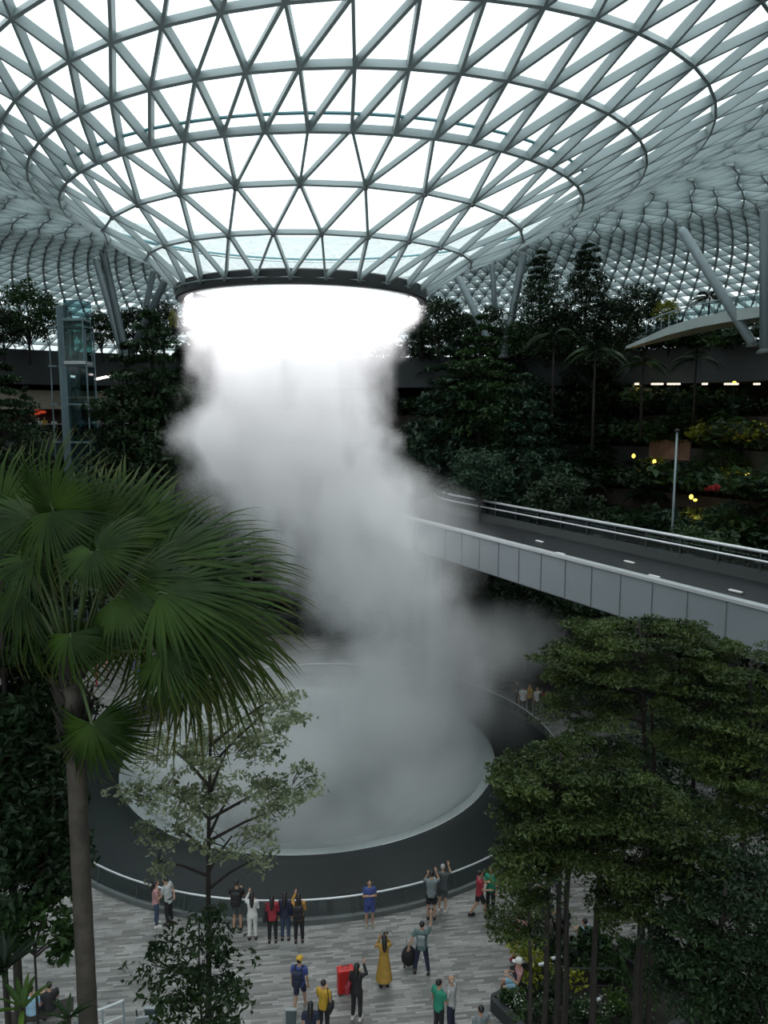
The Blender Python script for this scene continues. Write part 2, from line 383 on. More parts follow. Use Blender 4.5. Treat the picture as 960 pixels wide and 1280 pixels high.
w2 = op(ng, 'MULTIPLY', op(ng, 'SUBTRACT', n2, .5), op(ng, 'MULTIPLY_ADD', wamp, .65, .42))
n4 = noise(ng, pos, 1.5, 2, (2, 2, 8)); w4 = op(ng, 'MULTIPLY', op(ng, 'SUBTRACT', n4, .5), op(ng, 'MULTIPLY_ADD', wamp, .15, .30))
rad2 = op(ng, 'ADD', rad, op(ng, 'ADD', w4, op(ng, 'ADD', w1, w2)))
soft = op(ng, 'MULTIPLY_ADD', smooth(ng, s_, .1, .7), .45, .12)
fall = op(ng, 'SUBTRACT', 1.0, op(ng, 'DIVIDE', op(ng, 'SUBTRACT', rad2, op(ng, 'SUBTRACT', 1.0, soft)), soft))
fall = op(ng, 'MINIMUM', op(ng, 'MAXIMUM', fall, 0.0), 1.0)
gap = smooth(ng, n3, .36, .56)
gapf = op(ng, 'MULTIPLY_ADD', gap, .75, .25)
col_d = op(ng, 'MULTIPLY', op(ng, 'MULTIPLY', dn_f, fall), gapf)
def blob(c, r, d, w=.9, nn=None):
    c = Vector(c)
    q = [op(ng, 'DIVIDE', op(ng, 'SUBTRACT', v, float(cc)), float(rr)) for v, cc, rr in zip((X, Y, Z), c, r)]
    e = op(ng, 'SQRT', op(ng, 'ADD', op(ng, 'ADD', op(ng, 'MULTIPLY', q[0], q[0]), op(ng, 'MULTIPLY', q[1], q[1])), op(ng, 'MULTIPLY', q[2], q[2])))
    e = op(ng, 'ADD', e, op(ng, 'MULTIPLY', op(ng, 'SUBTRACT', n2 if nn is None else nn, .5), w))
    f = op(ng, 'SUBTRACT', 1.0, e); f = op(ng, 'MAXIMUM', f, 0.0)
    return op(ng, 'MULTIPLY', f, float(d))
tot = col_d
for b in [(P(600, 800, 38), (4.6, 4.5, 2.2), .42), (P(655, 790, 39), (2.6, 3, 1.6), .25), (P(490, 690, 37), (5.2, 5, 4.2), .24), (P(470, 625, 38), (3.4, 5, 2.4), .30), (P(520, 850, 38), (5, 4.5, 3), .2),
          (P(290, 610, 38), (3.2, 3.5, 3.0), .14), (P(255, 545, 36), (1.7, 2, 1.5), .8), (P(430, 880, 38), (7, 5.5, 3.6), .16), (P(590, 880, 38), (4, 4, 3.), .12), (P(400, 868, 44), (9, 4.5, 2.6), .26), (P(520, 880, 42), (5, 4, 2.6), .2)]:
    tot = op(ng, 'ADD', tot, blob(*b))
# low haze lying in the pool bowl
pr = op(ng, 'SQRT', op(ng, 'ADD', op(ng, 'POWER', op(ng, 'SUBTRACT', X, float(PC[0])), 2.0), op(ng, 'POWER', dy, 2.0)))
low = op(ng, 'MULTIPLY', op(ng, 'SUBTRACT', 1.0, smooth(ng, pr, 7.6, 8.9)), op(ng, 'SUBTRACT', 1.0, smooth(ng, Z, .3, 3.4)))
low = op(ng, 'MULTIPLY', low, op(ng, 'MULTIPLY_ADD', smooth(ng, n1, .35, .65), .17, .04))
tot = op(ng, 'ADD', tot, low)
tot = op(ng, 'MULTIPLY', tot, op(ng, 'SUBTRACT', 1.0, smooth(ng, Z, ZT - .25, ZT)))
ng.links.new(tot, vc.inputs['Density'])
vc.inputs['Min'].default_value = (-13.0, 26.0, -1.5); vc.inputs['Max'].default_value = (11.0, 46.0, ZT)
vc.inputs['Resolution X'].default_value = 120; vc.inputs['Resolution Y'].default_value = 92; vc.inputs['Resolution Z'].default_value = 130
mv = bpy.data.materials.new('mist'); mv.use_nodes = True; nt = mv.node_tree; nt.nodes.remove(nt.nodes['Principled BSDF'])
pv = nt.nodes.new('ShaderNodeVolumePrincipled'); pv.inputs['Color'].default_value = (.97, .975, .98, 1); pv.inputs['Anisotropy'].default_value = .0
pv.inputs['Density'].default_value = 1.0
nt.links.new(pv.outputs[0], nt.nodes['Material Output'].inputs['Volume'])
sm.inputs['Material'].default_value = mv
ng.links.new(vc.outputs[0], sm.inputs[0]); ng.links.new(sm.outputs[0], go.inputs[0])
vme = bpy.data.meshes.new('mist'); vme.materials.append(mv)
vol = bpy.data.objects.new('mist', vme); COL.objects.link(vol)
vmod = vol.modifiers.new('mist', 'NODES'); vmod.node_group = ng
tag(vol, 'white column of falling water and drifting mist above the pool', 'mist', kind='stuff')
# light strip under the oculus ring, shining down on the water
ls = MB(); ls.lathe([(4.95, 5.02), (5.16, 5.02)], 64, (VX, VY, HC)); ls.f = [q[::-1] for q in ls.f]
ls.build('light_strip', mat('light_strip_glow', (.9, .9, .9), .3, emis=(1, .95, .97), es=LSTR), oculus, label='bright white light strip inside the dark ring')

# ------------------------------------------------------------------ terraced building round the valley
def arc_ring(prof, a0, a1, n):
    """profile (r, z) swept between two bearings around the vortex, closed section"""
    m = MB(); k = len(prof)
    for i in range(n + 1):
        a = R_(a0 + (a1 - a0) * i / n)
        m.v += [(VX + r * math.cos(a), VY + r * math.sin(a), z) for r, z in prof]
    m.f = [(i * k + j, i * k + (j + 1) % k, (i + 1) * k + (j + 1) % k, (i + 1) * k + j) for i in range(n) for j in range(k)]
    m.f += [tuple(range(k - 1, -1, -1)), tuple(n * k + j for j in range(k))]
    return m
def pol(r, deg, z=0.0): return Vector((VX + r * math.cos(R_(deg)), VY + r * math.sin(R_(deg)), z))
# topmost terrace: a wide ring that carries the park under the roof
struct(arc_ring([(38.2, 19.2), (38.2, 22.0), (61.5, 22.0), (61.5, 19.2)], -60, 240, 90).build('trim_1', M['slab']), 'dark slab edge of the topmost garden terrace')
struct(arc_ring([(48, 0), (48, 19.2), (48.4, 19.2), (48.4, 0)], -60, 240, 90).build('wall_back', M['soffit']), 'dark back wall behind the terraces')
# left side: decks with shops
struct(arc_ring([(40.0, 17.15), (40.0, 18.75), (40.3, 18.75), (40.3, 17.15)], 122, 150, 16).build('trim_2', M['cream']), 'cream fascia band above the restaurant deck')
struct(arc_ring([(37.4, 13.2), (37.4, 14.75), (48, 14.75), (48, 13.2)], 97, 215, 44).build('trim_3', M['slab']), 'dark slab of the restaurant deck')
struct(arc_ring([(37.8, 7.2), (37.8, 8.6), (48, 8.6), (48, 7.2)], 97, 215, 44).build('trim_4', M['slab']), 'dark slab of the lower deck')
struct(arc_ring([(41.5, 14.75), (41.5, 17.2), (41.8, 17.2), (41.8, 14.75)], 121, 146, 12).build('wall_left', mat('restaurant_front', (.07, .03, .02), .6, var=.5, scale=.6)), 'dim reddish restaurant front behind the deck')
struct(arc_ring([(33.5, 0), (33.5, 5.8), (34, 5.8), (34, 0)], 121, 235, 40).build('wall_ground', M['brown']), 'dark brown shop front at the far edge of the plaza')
# glass balustrade along the restaurant deck
t = thing('balustrade', 'glass balustrade along the edge of the restaurant deck on the left', 'railing', (0, 0, 0))
arc_ring([(37.5, 14.8), (37.5, 15.85), (37.53, 15.85), (37.53, 14.8)], 110, 160, 24).build('glass_screen', M['rail_glass'], t)
m_ = MB(); m_.tube([pol(37.5, a, 15.9) for a in range(110, 161, 2)], .04, 6); m_.build('handrail', M['column'], t)
# planted strip along deck edge
# right and back: stepped planting terraces of the forest valley
TIER = [(21.5, 1.6), (25.5, 4.6), (29, 7.8), (32, 11.0), (35, 14.2), (37.6, 16.6)]
zl = 0.0
for i, (r, z) in enumerate(TIER):
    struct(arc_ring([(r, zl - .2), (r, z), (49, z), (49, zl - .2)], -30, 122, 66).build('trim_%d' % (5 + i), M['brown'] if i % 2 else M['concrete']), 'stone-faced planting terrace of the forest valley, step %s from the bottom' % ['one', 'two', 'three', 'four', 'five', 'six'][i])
    zl = z
# two pale stone panels on the terraced wall, lit by planting lights
M['stone'] = mat('pale_brown_stone', (.20, .12, .09), .8, var=.3, scale=1.2)
for (px, py, w, h, rr, lab) in [(838, 562, 3.4, 1.6, 34.9, 'reddish stone facing panel on the planted wall behind the lamp post'), (800, 500, 2.0, 1.8, 37.4, 'brown stone facing panel high on the planted wall under the ceiling lights')]:
    d = None
    for Y in np.arange(40, 75, .2):
        p = P(px, py, float(Y)); r = math.hypot(p.x - VX, p.y - VY)
        if r >= rr: d = p; break
    a = math.atan2(d.y - VY, d.x - VX)
    o = MB().box((0, 0, 0), (.14, w, h)); 
    for kx in range(4): o.box((-.09, -w / 2 + (kx + .5) * w / 4, 0), (.06, w / 4 - .06, h - .1))
    o = o.build('facing_slab', M['stone'], bevel=.02); o.location = d - Vector((math.cos(a), math.sin(a), 0)) * .12; o.rotation_euler = (0, 0, a); tag(o, lab, 'wall panel')
# ceiling light row under the topmost slab
LM = mat('small_ceiling_light', (.9, .85, .7), .4, emis=(1, .82, .50), es=5)
_W0 = ['first', 'second', 'third', 'fourth', 'fifth', 'sixth', 'seventh', 'eighth', 'ninth', 'tenth', 'eleventh', 'twelfth', 'thirteenth', 'fourteenth', 'fifteenth', 'sixteenth', 'seventeenth', 'eighteenth', 'nineteenth', 'twentieth', 'twenty-first', 'twenty-second', 'twenty-third', 'twenty-fourth', 'twenty-fifth', 'twenty-sixth', 'twenty-seventh', 'twenty-eighth']
WORD = _W0 + ['%s %s' % (a_, b_) for a_ in ('thirty', 'forty', 'fifty') for b_ in _W0[:9]]
for i, (px, w) in enumerate([(796, .25), (818, .42), (825, .42), (838, .42), (846, .45), (881, .35), (910, .5), (919, .4), (946, .4)]):
    p = P(px, 480, 62); t = thing('ceiling_light', 'small warm ceiling light under the dark terrace edge, %s from the left' % WORD[i], 'lamp', p, group='ceiling lights in the row above the forest valley')
    MB().box((0, 0, 0), (w, .3, .12)).build('lens', LM, t); MB().box((0, 0, .11), (w + .08, .4, .1)).build('housing', M['black'], t)
    MB().tube([(0, 0, .16), (0, 0, 19.2 - p.z if p.z < 19.1 else .2)], .02, 5).build('hanger', M['black'], t)
# bright slanting light fitting on the left
a, b = P(120, 474, 66), P(147, 468, 63)
t = thing('strip_light', 'short slanting white strip light under the dark slab beside the glass lift', 'lamp', (0, 0, 0))
MB().beam(a, b, .25, .14).build('diffuser', mat('strip_light_white', (1, 1, 1), .4, emis=(1, .9, .88), es=5), t); MB().beam(a + Vector((0, 0, .12)), b + Vector((0, 0, .12)), .3, .1).build('housing', M['black'], t)
for q in (a, b): MB().tube([q + Vector((0, 0, .1)), Vector((q.x, q.y, 19.3))], .02, 5).build('hanger', M['black'], t)
# red restaurant lights
RL = mat('red_lantern', (.5, .05, .03), .5, emis=(1, .12, .05), es=.45)
for i, (px, py, w) in enumerate([(42, 517, 1.2), (53, 515, .7), (68, 508, .35), (45, 512, .5)]):
    p = P(px, py, 67.5); o = MB().ball((0, 0, 0), (w / 2, .15, .14)).build('lantern', RL); o.location = p
    MB().tube([(0, 0, .12), (0, 0, .9)], .02, 5).build('cord', M['black'], o)
    tag(o, ['wide red lantern over the restaurant deck', 'red lantern right of the wide one over the restaurant deck', 'small pinkish-red lantern beside the glass lift', 'small red lantern hanging above the wide one'][i], 'lantern')

# ------------------------------------------------------------------ steel props of the roof
def prop(p, q, r, lab):
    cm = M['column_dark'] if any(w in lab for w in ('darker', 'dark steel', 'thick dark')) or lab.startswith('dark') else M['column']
    p, q = Vector(p), Vector(q)
    t = thing('steel_prop', lab, 'column', p)
    d = q - p
    MB().tube([(0, 0, 0), d * .03, d * .97, d], [r * .6, r, r, r * .6], 12).build('shaft', cm, t, smooth=True)
    MB().lathe([(.001, 0), (r * 1.5, 0), (r * 1.5, .14), (r * .7, .35), (.001, .35)], 12, (0, 0, -.1)).build('base_plate', M['seam'], t)
    return t
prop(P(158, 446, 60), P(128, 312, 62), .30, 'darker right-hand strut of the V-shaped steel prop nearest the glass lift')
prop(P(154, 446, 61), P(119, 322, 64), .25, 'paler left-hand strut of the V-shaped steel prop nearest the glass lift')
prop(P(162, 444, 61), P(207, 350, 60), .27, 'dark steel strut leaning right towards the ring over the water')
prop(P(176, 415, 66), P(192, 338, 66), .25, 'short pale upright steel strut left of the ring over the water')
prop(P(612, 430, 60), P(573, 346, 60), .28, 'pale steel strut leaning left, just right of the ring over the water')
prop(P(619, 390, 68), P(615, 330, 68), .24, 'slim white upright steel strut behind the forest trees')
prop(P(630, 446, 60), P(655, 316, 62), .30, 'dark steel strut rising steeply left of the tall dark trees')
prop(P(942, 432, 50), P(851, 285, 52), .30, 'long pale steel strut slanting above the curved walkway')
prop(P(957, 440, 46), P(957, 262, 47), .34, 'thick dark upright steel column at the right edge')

# ------------------------------------------------------------------ glass lift tower
LX = P(90, 560, 60); M['lift_steel'] = mat('lift_steel', (.22, .30, .33), .4, .2, var=.05)
lt = thing('lift_tower', 'slim blue-grey lift tower with a glass shaft beside the restaurant deck', 'lift', (LX.x, LX.y, 0))
zt = P(90, 379, 60).z
MB().box((-.32, 0, zt / 2 - .2), (.5, .6, zt)).build('mast', M['lift_steel'], lt, bevel=.03)
MB().box((.12, -.3, zt / 2 - .2), (.26, .3, zt)).build('edge_column', M['column'], lt, bevel=.02)
g = MB()
for k in range(6): g.box((.9, .2, 11.0 + k * 2.45 + .9), (1.5, 1.6, 2.3))
g.build('shaft_glass', M['lift_glass'], lt)
fr = MB()
for z in np.arange(3, zt, 2.9):
    fr.box((.9, .2, z), (1.7, 1.8, .12)); fr.box((-1.1, .1, z), (.6, .7, .12))
for x in (.1, 1.7): 
    for y in (-.65, 1.05): fr.box((x, y, zt / 2 - 1), (.09, .09, zt - 2))
fr.box((-1.35, .1, zt / 2 - 1), (.08, .08, zt - 3))
fr.build('frame', M['lift_steel'], lt)
car = thing('lift_car', 'pale green glass lift car near the top of the lift tower', 'lift car', (LX.x + .9, LX.y - .1, P(95, 456, 60).z))
MB().box((0, 0, .1), (1.6, 1.7, .25)).build('car_floor', M['white_line'], car, bevel=.03); MB().box((0, 0, 3.3), (1.6, 1.7, .22)).build('car_roof', M['lift_steel'], car, bevel=.03)
MB().box((0, 0, 1.7), (1.45, 1.55, 3.0)).build('car_glass', glass_mat('car_glass', (.45, .62, .58), .10, .05), car)
cf = MB(); [cf.box((x, y, 1.7), (.08, .08, 3.1)) for x in (-.75, .75) for y in (-.8, .8)]; cf.build('car_frame', M['lift_steel'], car)

# ------------------------------------------------------------------ walkway bridge with panelled parapet
BD = Vector((-.511, 1, 0)).normalized(); BN = Vector((BD.y, -BD.x, 0))   # BN points to the far (right) side
ptN = P(960, 764, 22.6); ZB = 11.0
def bridge_path(s):
    """s metres along the near edge; turns gently into the forest valley behind the mist"""
    s0 = 27.0
    if s <= s0: return Vector((ptN.x, ptN.y, ZB)) + BD * s, BD
    p = Vector((ptN.x, ptN.y, ZB)) + BD * s0; Rr = 16.0; a = (s - s0) / Rr
    c = p + BN * Rr; a0 = math.atan2(-BN.y, -BN.x)
    q = c + Vector((math.cos(a0 - a), math.sin(a0 - a), 0)) * Rr
    return Vector((q.x, q.y, ZB)), Vector((math.sin(a0 - a), -math.cos(a0 - a), 0))
bridge = thing('walkway_bridge', 'pale grey walkway bridge with a panelled parapet and dark deck passing behind the mist', 'bridge', (0, 0, 0))
W = 6.3
def sweep(offs, s0, s1, step, closed=True):
    m = MB(); k = len(offs); ss = np.arange(s0, s1 + 1e-6, step)
    for s in ss:
        p, d = bridge_path(float(s)); nn = Vector((d.y, -d.x, 0))
        m.v += [tuple(p + nn * o + Vector((0, 0, z))) for o, z in offs]
    m.f = [(i * k + j, i * k + (j + 1) % k, (i + 1) * k + (j + 1) % k, (i + 1) * k + j) for i in range(len(ss) - 1) for j in range(k)]
    m.f += [tuple(range(k - 1, -1, -1)), tuple((len(ss) - 1) * k + j for j in range(k))]
    return m
S0, S1 = -10, 42
sweep([(0, 0), (0, -1.62), (.25, -1.75), (.25, 0)], S0, S1, 1).build('parapet', M['panel'], bridge, label='pale grey panelled side of the bridge')
sweep([(-.06, .0), (-.06, .11), (.28, .11), (.28, .0)], S0, S1, 1).build('coping', M['white_line'], bridge, label='bright metal edge along the top of the parapet')
sweep([(.28, -1.45), (.28, -.75), (W, -.75), (W, -1.45)], S0, S1, 1).build('deck', M['deck'], bridge, label='dark walkway deck')
sweep([(W, -1.7), (W, -.30), (W + .22, -.30), (W + .22, -1.7)], S0, S1, 1).build('far_parapet', M['seam'], bridge)
jm = MB(); jm.box((0, 0, -.81), (.028, .02, 1.6)); jmm = jm.mesh('panel_joint')
for s in np.arange(-9.4, 41, 1.55):
    p, d = bridge_path(float(s)); nn = Vector((d.y, -d.x, 0)); o = link('panel_joint', jmm, M['joint'], bridge); o.location = p - nn * .012; o.rotation_euler = (0, 0, math.atan2(d.y, d.x))
# far glass railing with two bright rails
m = MB()
for (o_, z_, r_) in ((W + .05, .48, .075), (W - .25, .16, .05)):
    m.tube([bridge_path(s)[0] + Vector((bridge_path(s)[1].y, -bridge_path(s)[1].x, 0)) * o_ + Vector((0, 0, z_)) for s in np.arange(S0, S1, 1.0)], r_, 8)
m.build('handrail', M['white_line'], bridge, smooth=True)
sweep([(W + .04, -.3), (W + .04, .42), (W + .06, .42), (W + .06, -.3)], S0, S1, 1).build('glass_screen', M['rail_glass'], bridge)
pm = MB(); pm.box((0, 0, 0), (.05, .05, .8)); pmm = pm.mesh('post')
for s in np.arange(-9, 41, 2.0):
    p, d = bridge_path(float(s)); nn = Vector((d.y, -d.x, 0)); o = link('post', pmm, M['seam'], bridge); o.location = p + nn * (W - .02) + Vector((0, 0, .05))
# small deck lights
DLM = mat('deck_light', (.8, .8, .8), .4, emis=(1, .95, .85), es=.10)
for i, (s, o_) in enumerate([(1.5, 4.6), (4.2, 3.9), (7.5, 3.2), (10.2, 4.5), (13.2, 3.1), (16.4, 4.4)]):
    p, d = bridge_path(s); nn = Vector((d.y, -d.x, 0)); o = MB().box((0, 0, 0), (.55, .12, .08)).build('deck_light', DLM); o.location = p + nn * o_ + Vector((0, 0, -.70)); o.rotation_euler = (0, 0, math.atan2(d.y, d.x))
    MB().box((0, 0, -.03), (.65, .2, .05)).build('frame', M['seam'], o)
    tag(o, 'small dim light bar set on the dark bridge deck, %s from the right edge' % WORD[i], 'lamp', 'light bars on the bridge deck')
# pier under the bridge
p, d = bridge_path(24.5); nn = Vector((d.y, -d.x, 0)); q = p + nn * 3
pr_ = thing('bridge_pier', 'slim grey pier carrying the bridge behind the mist', 'pier', (q.x, q.y, 0))
MB().tube([(0, 0, 0), (0, 0, 9.2)], [.42, .36], 16).build('shaft', M['column'], pr_, smooth=True); MB().box((0, 0, 9.35), (2.6, 1.0, .4)).build('cap', M['column'], pr_, bevel=.05)

# ------------------------------------------------------------------ curved upper walkway on the right
cpts = [P(782, 436, 57), P(808, 428, 56), P(836, 419, 54.5), P(868, 411, 53), P(905, 404, 51), P(945, 398, 49), P(1000, 392, 46), P(1080, 388, 42)]
uw = thing('curved_walkway', 'curved pale green-grey walkway sweeping in above the forest valley on the right', 'walkway', (0, 0, 0))
def ribbon(offs):
    m = MB(); k = len(offs); n = len(cpts)
    for i, p in enumerate(cpts):
        d = (cpts[min(i + 1, n - 1)] - cpts[max(i - 1, 0)]); d.z = 0; d.normalize(); nn = Vector((-d.y, d.x, 0)); nn = nn if nn.y > 0 else -nn
        tp = min(1, .25 + i * .3)
        m.v += [tuple(p + nn * o * tp + Vector((0, 0, z * tp))) for o, z in offs]
    m.f = [(i * k + j, i * k + (j + 1) % k, (i + 1) * k + (j + 1) % k, (i + 1) * k + j) for i in range(n - 1) for j in range(k)]
    m.f += [tuple(range(k - 1, -1, -1)), tuple((n - 1) * k + j for j in range(k))]
    return m
ribbon([(0, .05), (0, .72), (3.4, .72), (3.2, .2), (.5, -.02)]).build('deck', M['canopy'], uw)
rb = MB(); 
for o_, z_ in ((.1, 1.55),): rb.tube([c + Vector((0, 0, z_)) for c in cpts[1:]], .045, 6)
for i in range(1, len(cpts) - 1):
    for f in (0, .33, .66): c = cpts[i].lerp(cpts[i + 1], f); rb.tube([c + Vector((0, .1, .6)), c + Vector((0, .1, 1.55))], .03, 5)
rb.build('handrail', M['column'], uw)
ribbon([(.08, .75), (.08, 1.5), (.1, 1.5), (.1, .75)]).build('glass_screen', M['rail_glass'], uw)

# lamp posts
def lamp_post(px, ptop, pbot, Y, lab):
    b, tt = P(px, pbot, Y), P(px, ptop, Y)
    t = thing('lamp_post', lab, 'lamp post', b)
    MB().tube([(0, 0, -2), (0, 0, tt.z - b.z)], [.085, .06], 8).build('pole', M['column'], t, smooth=True)
    MB().lathe([(.001, 0), (.14, 0), (.16, .12), (.001, .2)], 10, (0, 0, tt.z - b.z)).build('cap', M['black'], t)
lamp_post(839, 540, 690, 44, 'tall slim grey lamp post rising beside the reddish stone panel')

# ------------------------------------------------------------------ foliage
rng = np.random.default_rng(7)
def leaf_mesh(name, c, size, aspect=.45, flat=.6, fold=.12, dirs=None, seed=0, smooth=False):
    """one kite-shaped, slightly folded leaf per centre (6 vertices, 4 faces as quads)"""
    r = np.random.default_rng(seed); n = len(c); c = np.asarray(c)
    d = r.normal(size=(n, 3)) if dirs is None else dirs + r.normal(size=(n, 3)) * .5
    d[:, 2] *= (1 - flat * .6); d[:, 2] -= .12; d /= np.linalg.norm(d, axis=1, keepdims=True)
    up = np.zeros((n, 3)); up[:, 2] = 1; up += r.normal(size=(n, 3)) * (1 - flat) * 1.2
    s = np.cross(d, up); s /= np.linalg.norm(s, axis=1, keepdims=True) + 1e-9; nn = np.cross(s, d)
    L = (size * r.uniform(.65, 1.35, n))[:, None]; w = L * aspect
    v = np.stack([c - d * L * .5, c - d * L * .05 + s * w * .5 + nn * w * fold, c + d * L * .5 - nn * L * .10, c - d * L * .05 - s * w * .5 + nn * w * fold], 1).reshape(-1, 3)
    i = np.arange(n) * 4
    f = np.stack([i, i + 1, i + 2, i + 3], 1)
    f = np.concatenate([np.stack([i, i + 1, i + 2], 1), np.stack([i, i + 2, i + 3], 1)])
    return mesh_np(name, v, f)
def cluster(r, c, rad, n):
    q = r.normal(size=(n, 3)); q /= np.linalg.norm(q, axis=1, keepdims=True); q *= r.uniform(.35, 1, (n, 1)) ** .5
    return np.asarray(c) + q * np.asarray(rad)
def crown_layered(seed, h, w, layers, per, nl, lo=.18, droop=.18, top=.12):
    """tiers of flat sprays round a straight trunk; returns leaf centres and branch list"""
    r = np.random.default_rng(seed); cs = []; br = []
    for t in range(layers):
        f = t / (layers - 1); z = h * (lo + (1 - lo) * f) * 1.0
        R = w / 2 * (1 - f) ** .7 * (.8 + .35 * r.random()) + w * top * .5
        k = max(3, int(per * (1 - .5 * f)))
        for j in range(k):
            a = 2 * math.pi * (j + r.random() * .8) / k + t; RR_ = R * r.uniform(.7, 1.1)
            e = (RR_ * math.cos(a), RR_ * math.sin(a), z - droop * RR_ + r.normal() * .1)
            br.append(((0, 0, z - .02 * h), e))
            for q in (.45, .75, 1.0):
                cs.append(cluster(r, (e[0] * q, e[1] * q, z + (e[2] - z) * q), (RR_ * .26 + .15, RR_ * .26 + .15, .10 * RR_ + .05), nl))
    return np.concatenate(cs), br
def crown_round(seed, h, w, nclu, nl, lo=.35):
    r = np.random.default_rng(seed); cs = []; br = []
    for i in range(nclu):
        a = r.uniform(0, 2 * math.pi); u = r.uniform(-.8, 1); q = r.uniform(.55, 1)
        rr = w / 2 * math.sqrt(max(.05, 1 - u * u)) * q
        z = h * (lo + (1 - lo) * .5 * (1 + u * q))
        e = (rr * math.cos(a), rr * math.sin(a), z); br.append(((0, 0, h * lo * .9), e))
        cs.append(cluster(r, e, (w * .15, w * .15, w * .07), nl))
    return np.concatenate(cs), br
def trunk_mesh(seed, h, r0, br, nb=14, lean=.02, bt=.35):
    r = np.random.default_rng(seed); m = MB(); pts = []
    for i in range(7):
        f = i / 6; pts.append((r.normal() * lean * h * f, r.normal() * lean * h * f, h * f * .97))
    pts[0] = (0, 0, -.3)
    m.tube(pts, [r0 * (1.15 - .85 * i / 6) for i in range(7)], 8)
    if nb and br:
        for i in r.permutation(len(br))[:nb]:
            p, q = br[i]; p = Vector(p); q = Vector(q); mid = p.lerp(q, .5) + Vector((0, 0, .06 * (q - p).length))
            m.tube([p, mid, q], [r0 * bt, r0 * bt * .7, r0 * bt * .2], 5, cap=False)
    return m
LEAF = {
 'dark': leaf_mat('dark_leaves', (.008, .019, .009), (.026, .052, .018), .3, .8),
 'mid': leaf_mat('mid_leaves', (.012, .032, .010), (.042, .085, .022), .3, .9),
 'teal': leaf_mat('blue_green_leaves', (.013, .034, .022), (.038, .075, .040), .25, .9),
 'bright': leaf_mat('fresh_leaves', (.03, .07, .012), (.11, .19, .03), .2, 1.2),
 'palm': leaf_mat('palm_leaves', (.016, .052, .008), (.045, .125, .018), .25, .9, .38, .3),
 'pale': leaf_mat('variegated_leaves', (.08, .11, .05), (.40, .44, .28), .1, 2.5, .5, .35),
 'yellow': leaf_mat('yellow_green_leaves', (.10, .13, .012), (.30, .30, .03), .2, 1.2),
 'fore': leaf_mat('foreground_tree_leaves', (.011, .025, .007), (.092, .130, .034), .12, 1.0, .45, .3),
 'red': leaf_mat('red_flowers', (.22, .01, .015), (.60, .03, .04), .1, 3),
 'white': leaf_mat('white_flowers', (.35, .36, .30), (.7, .7, .66), .1, 3),
}
# shared variants for the far trees
FAR = {}
for i in range(4):
    c, br = crown_layered(20 + i, 9.0, 6.4, 11, 9, 26, droop=.14); FAR[('layered', i)] = (leaf_mesh('crown', c, .40, .5, .7, seed=i), trunk_mesh(i, 9.0, .16, br).mesh('trunk', True))
    c, br = crown_round(30 + i, 7.5, 7.0, 95, 42, .22); FAR[('round', i)] = (leaf_mesh('crown', c, .38, .55, .5, seed=i), trunk_mesh(i, 6.0, .16, br).mesh('trunk', True))
    c, br = crown_layered(40 + i, 11.0, 7.6, 17, 11, 24, lo=.06, droop=.2); FAR[('conifer', i)] = (leaf_mesh('crown', c, .36, .45, .6, seed=i), trunk_mesh(i, 11.0, .17, br).mesh('trunk', True))
def palm_crown(seed, nf, L, droop):
    """feather palm: arching fronds with leaflets"""
    r = np.random.default_rng(seed); vs = []; fs = []
    for i in range(nf):
        a = 2 * math.pi * i / nf + r.random() * .4; el = r.uniform(.1, 1.2); d = np.array([math.cos(a), math.sin(a), 0])
        for s in np.linspace(.12, 1, 15):
            p = d * L * s * math.cos(el) + np.array([0, 0, L * (s * math.sin(el) - droop * s * s)])
            side = np.array([-d[1], d[0], 0])
            for sg in (-1, 1):
                ll = L * .30 * math.sin(math.pi * min(.97, .12 + s * .85)) + .05
                tip = p + side * sg * ll * .85 + d * ll * .45 + np.array([0, 0, -ll * .35])
                w = d * .085 * L / 2
                n = len(vs); vs += [p - w, p + w, tip]; fs.append((n, n + 1, n + 2))
    return mesh_np('fronds', np.array(vs), np.array(fs))
for i in range(3):
    FAR[('palm', i)] = (palm_crown(50 + i, 16, 2.1, .75), None)
pt = MB(); pt.tube([(0, 0, -5), (0, 0, -2), (.03, 0, 0)], [.10, .085, .06], 7); PALM_TRUNK = pt.mesh('trunk', True)
r_sh = np.random.default_rng(3)
for i in range(3):
    c = np.concatenate([cluster(r_sh, (r_sh.normal() * .5, r_sh.normal() * .5, .45 + r_sh.random() * .4), (.45, .45, .3), 60) for _ in range(9)])
    m = MB(); [m.tube([(0, 0, -.1), (math.cos(k * 2.1) * .3, math.sin(k * 2.1) * .3, .6)], [.03, .012], 5) for k in range(5)]
    FAR[('shrub', i)] = (leaf_mesh('foliage', c, .22, .5, .3, seed=i), m.mesh('stem', True))
placed = []
VAR = {}
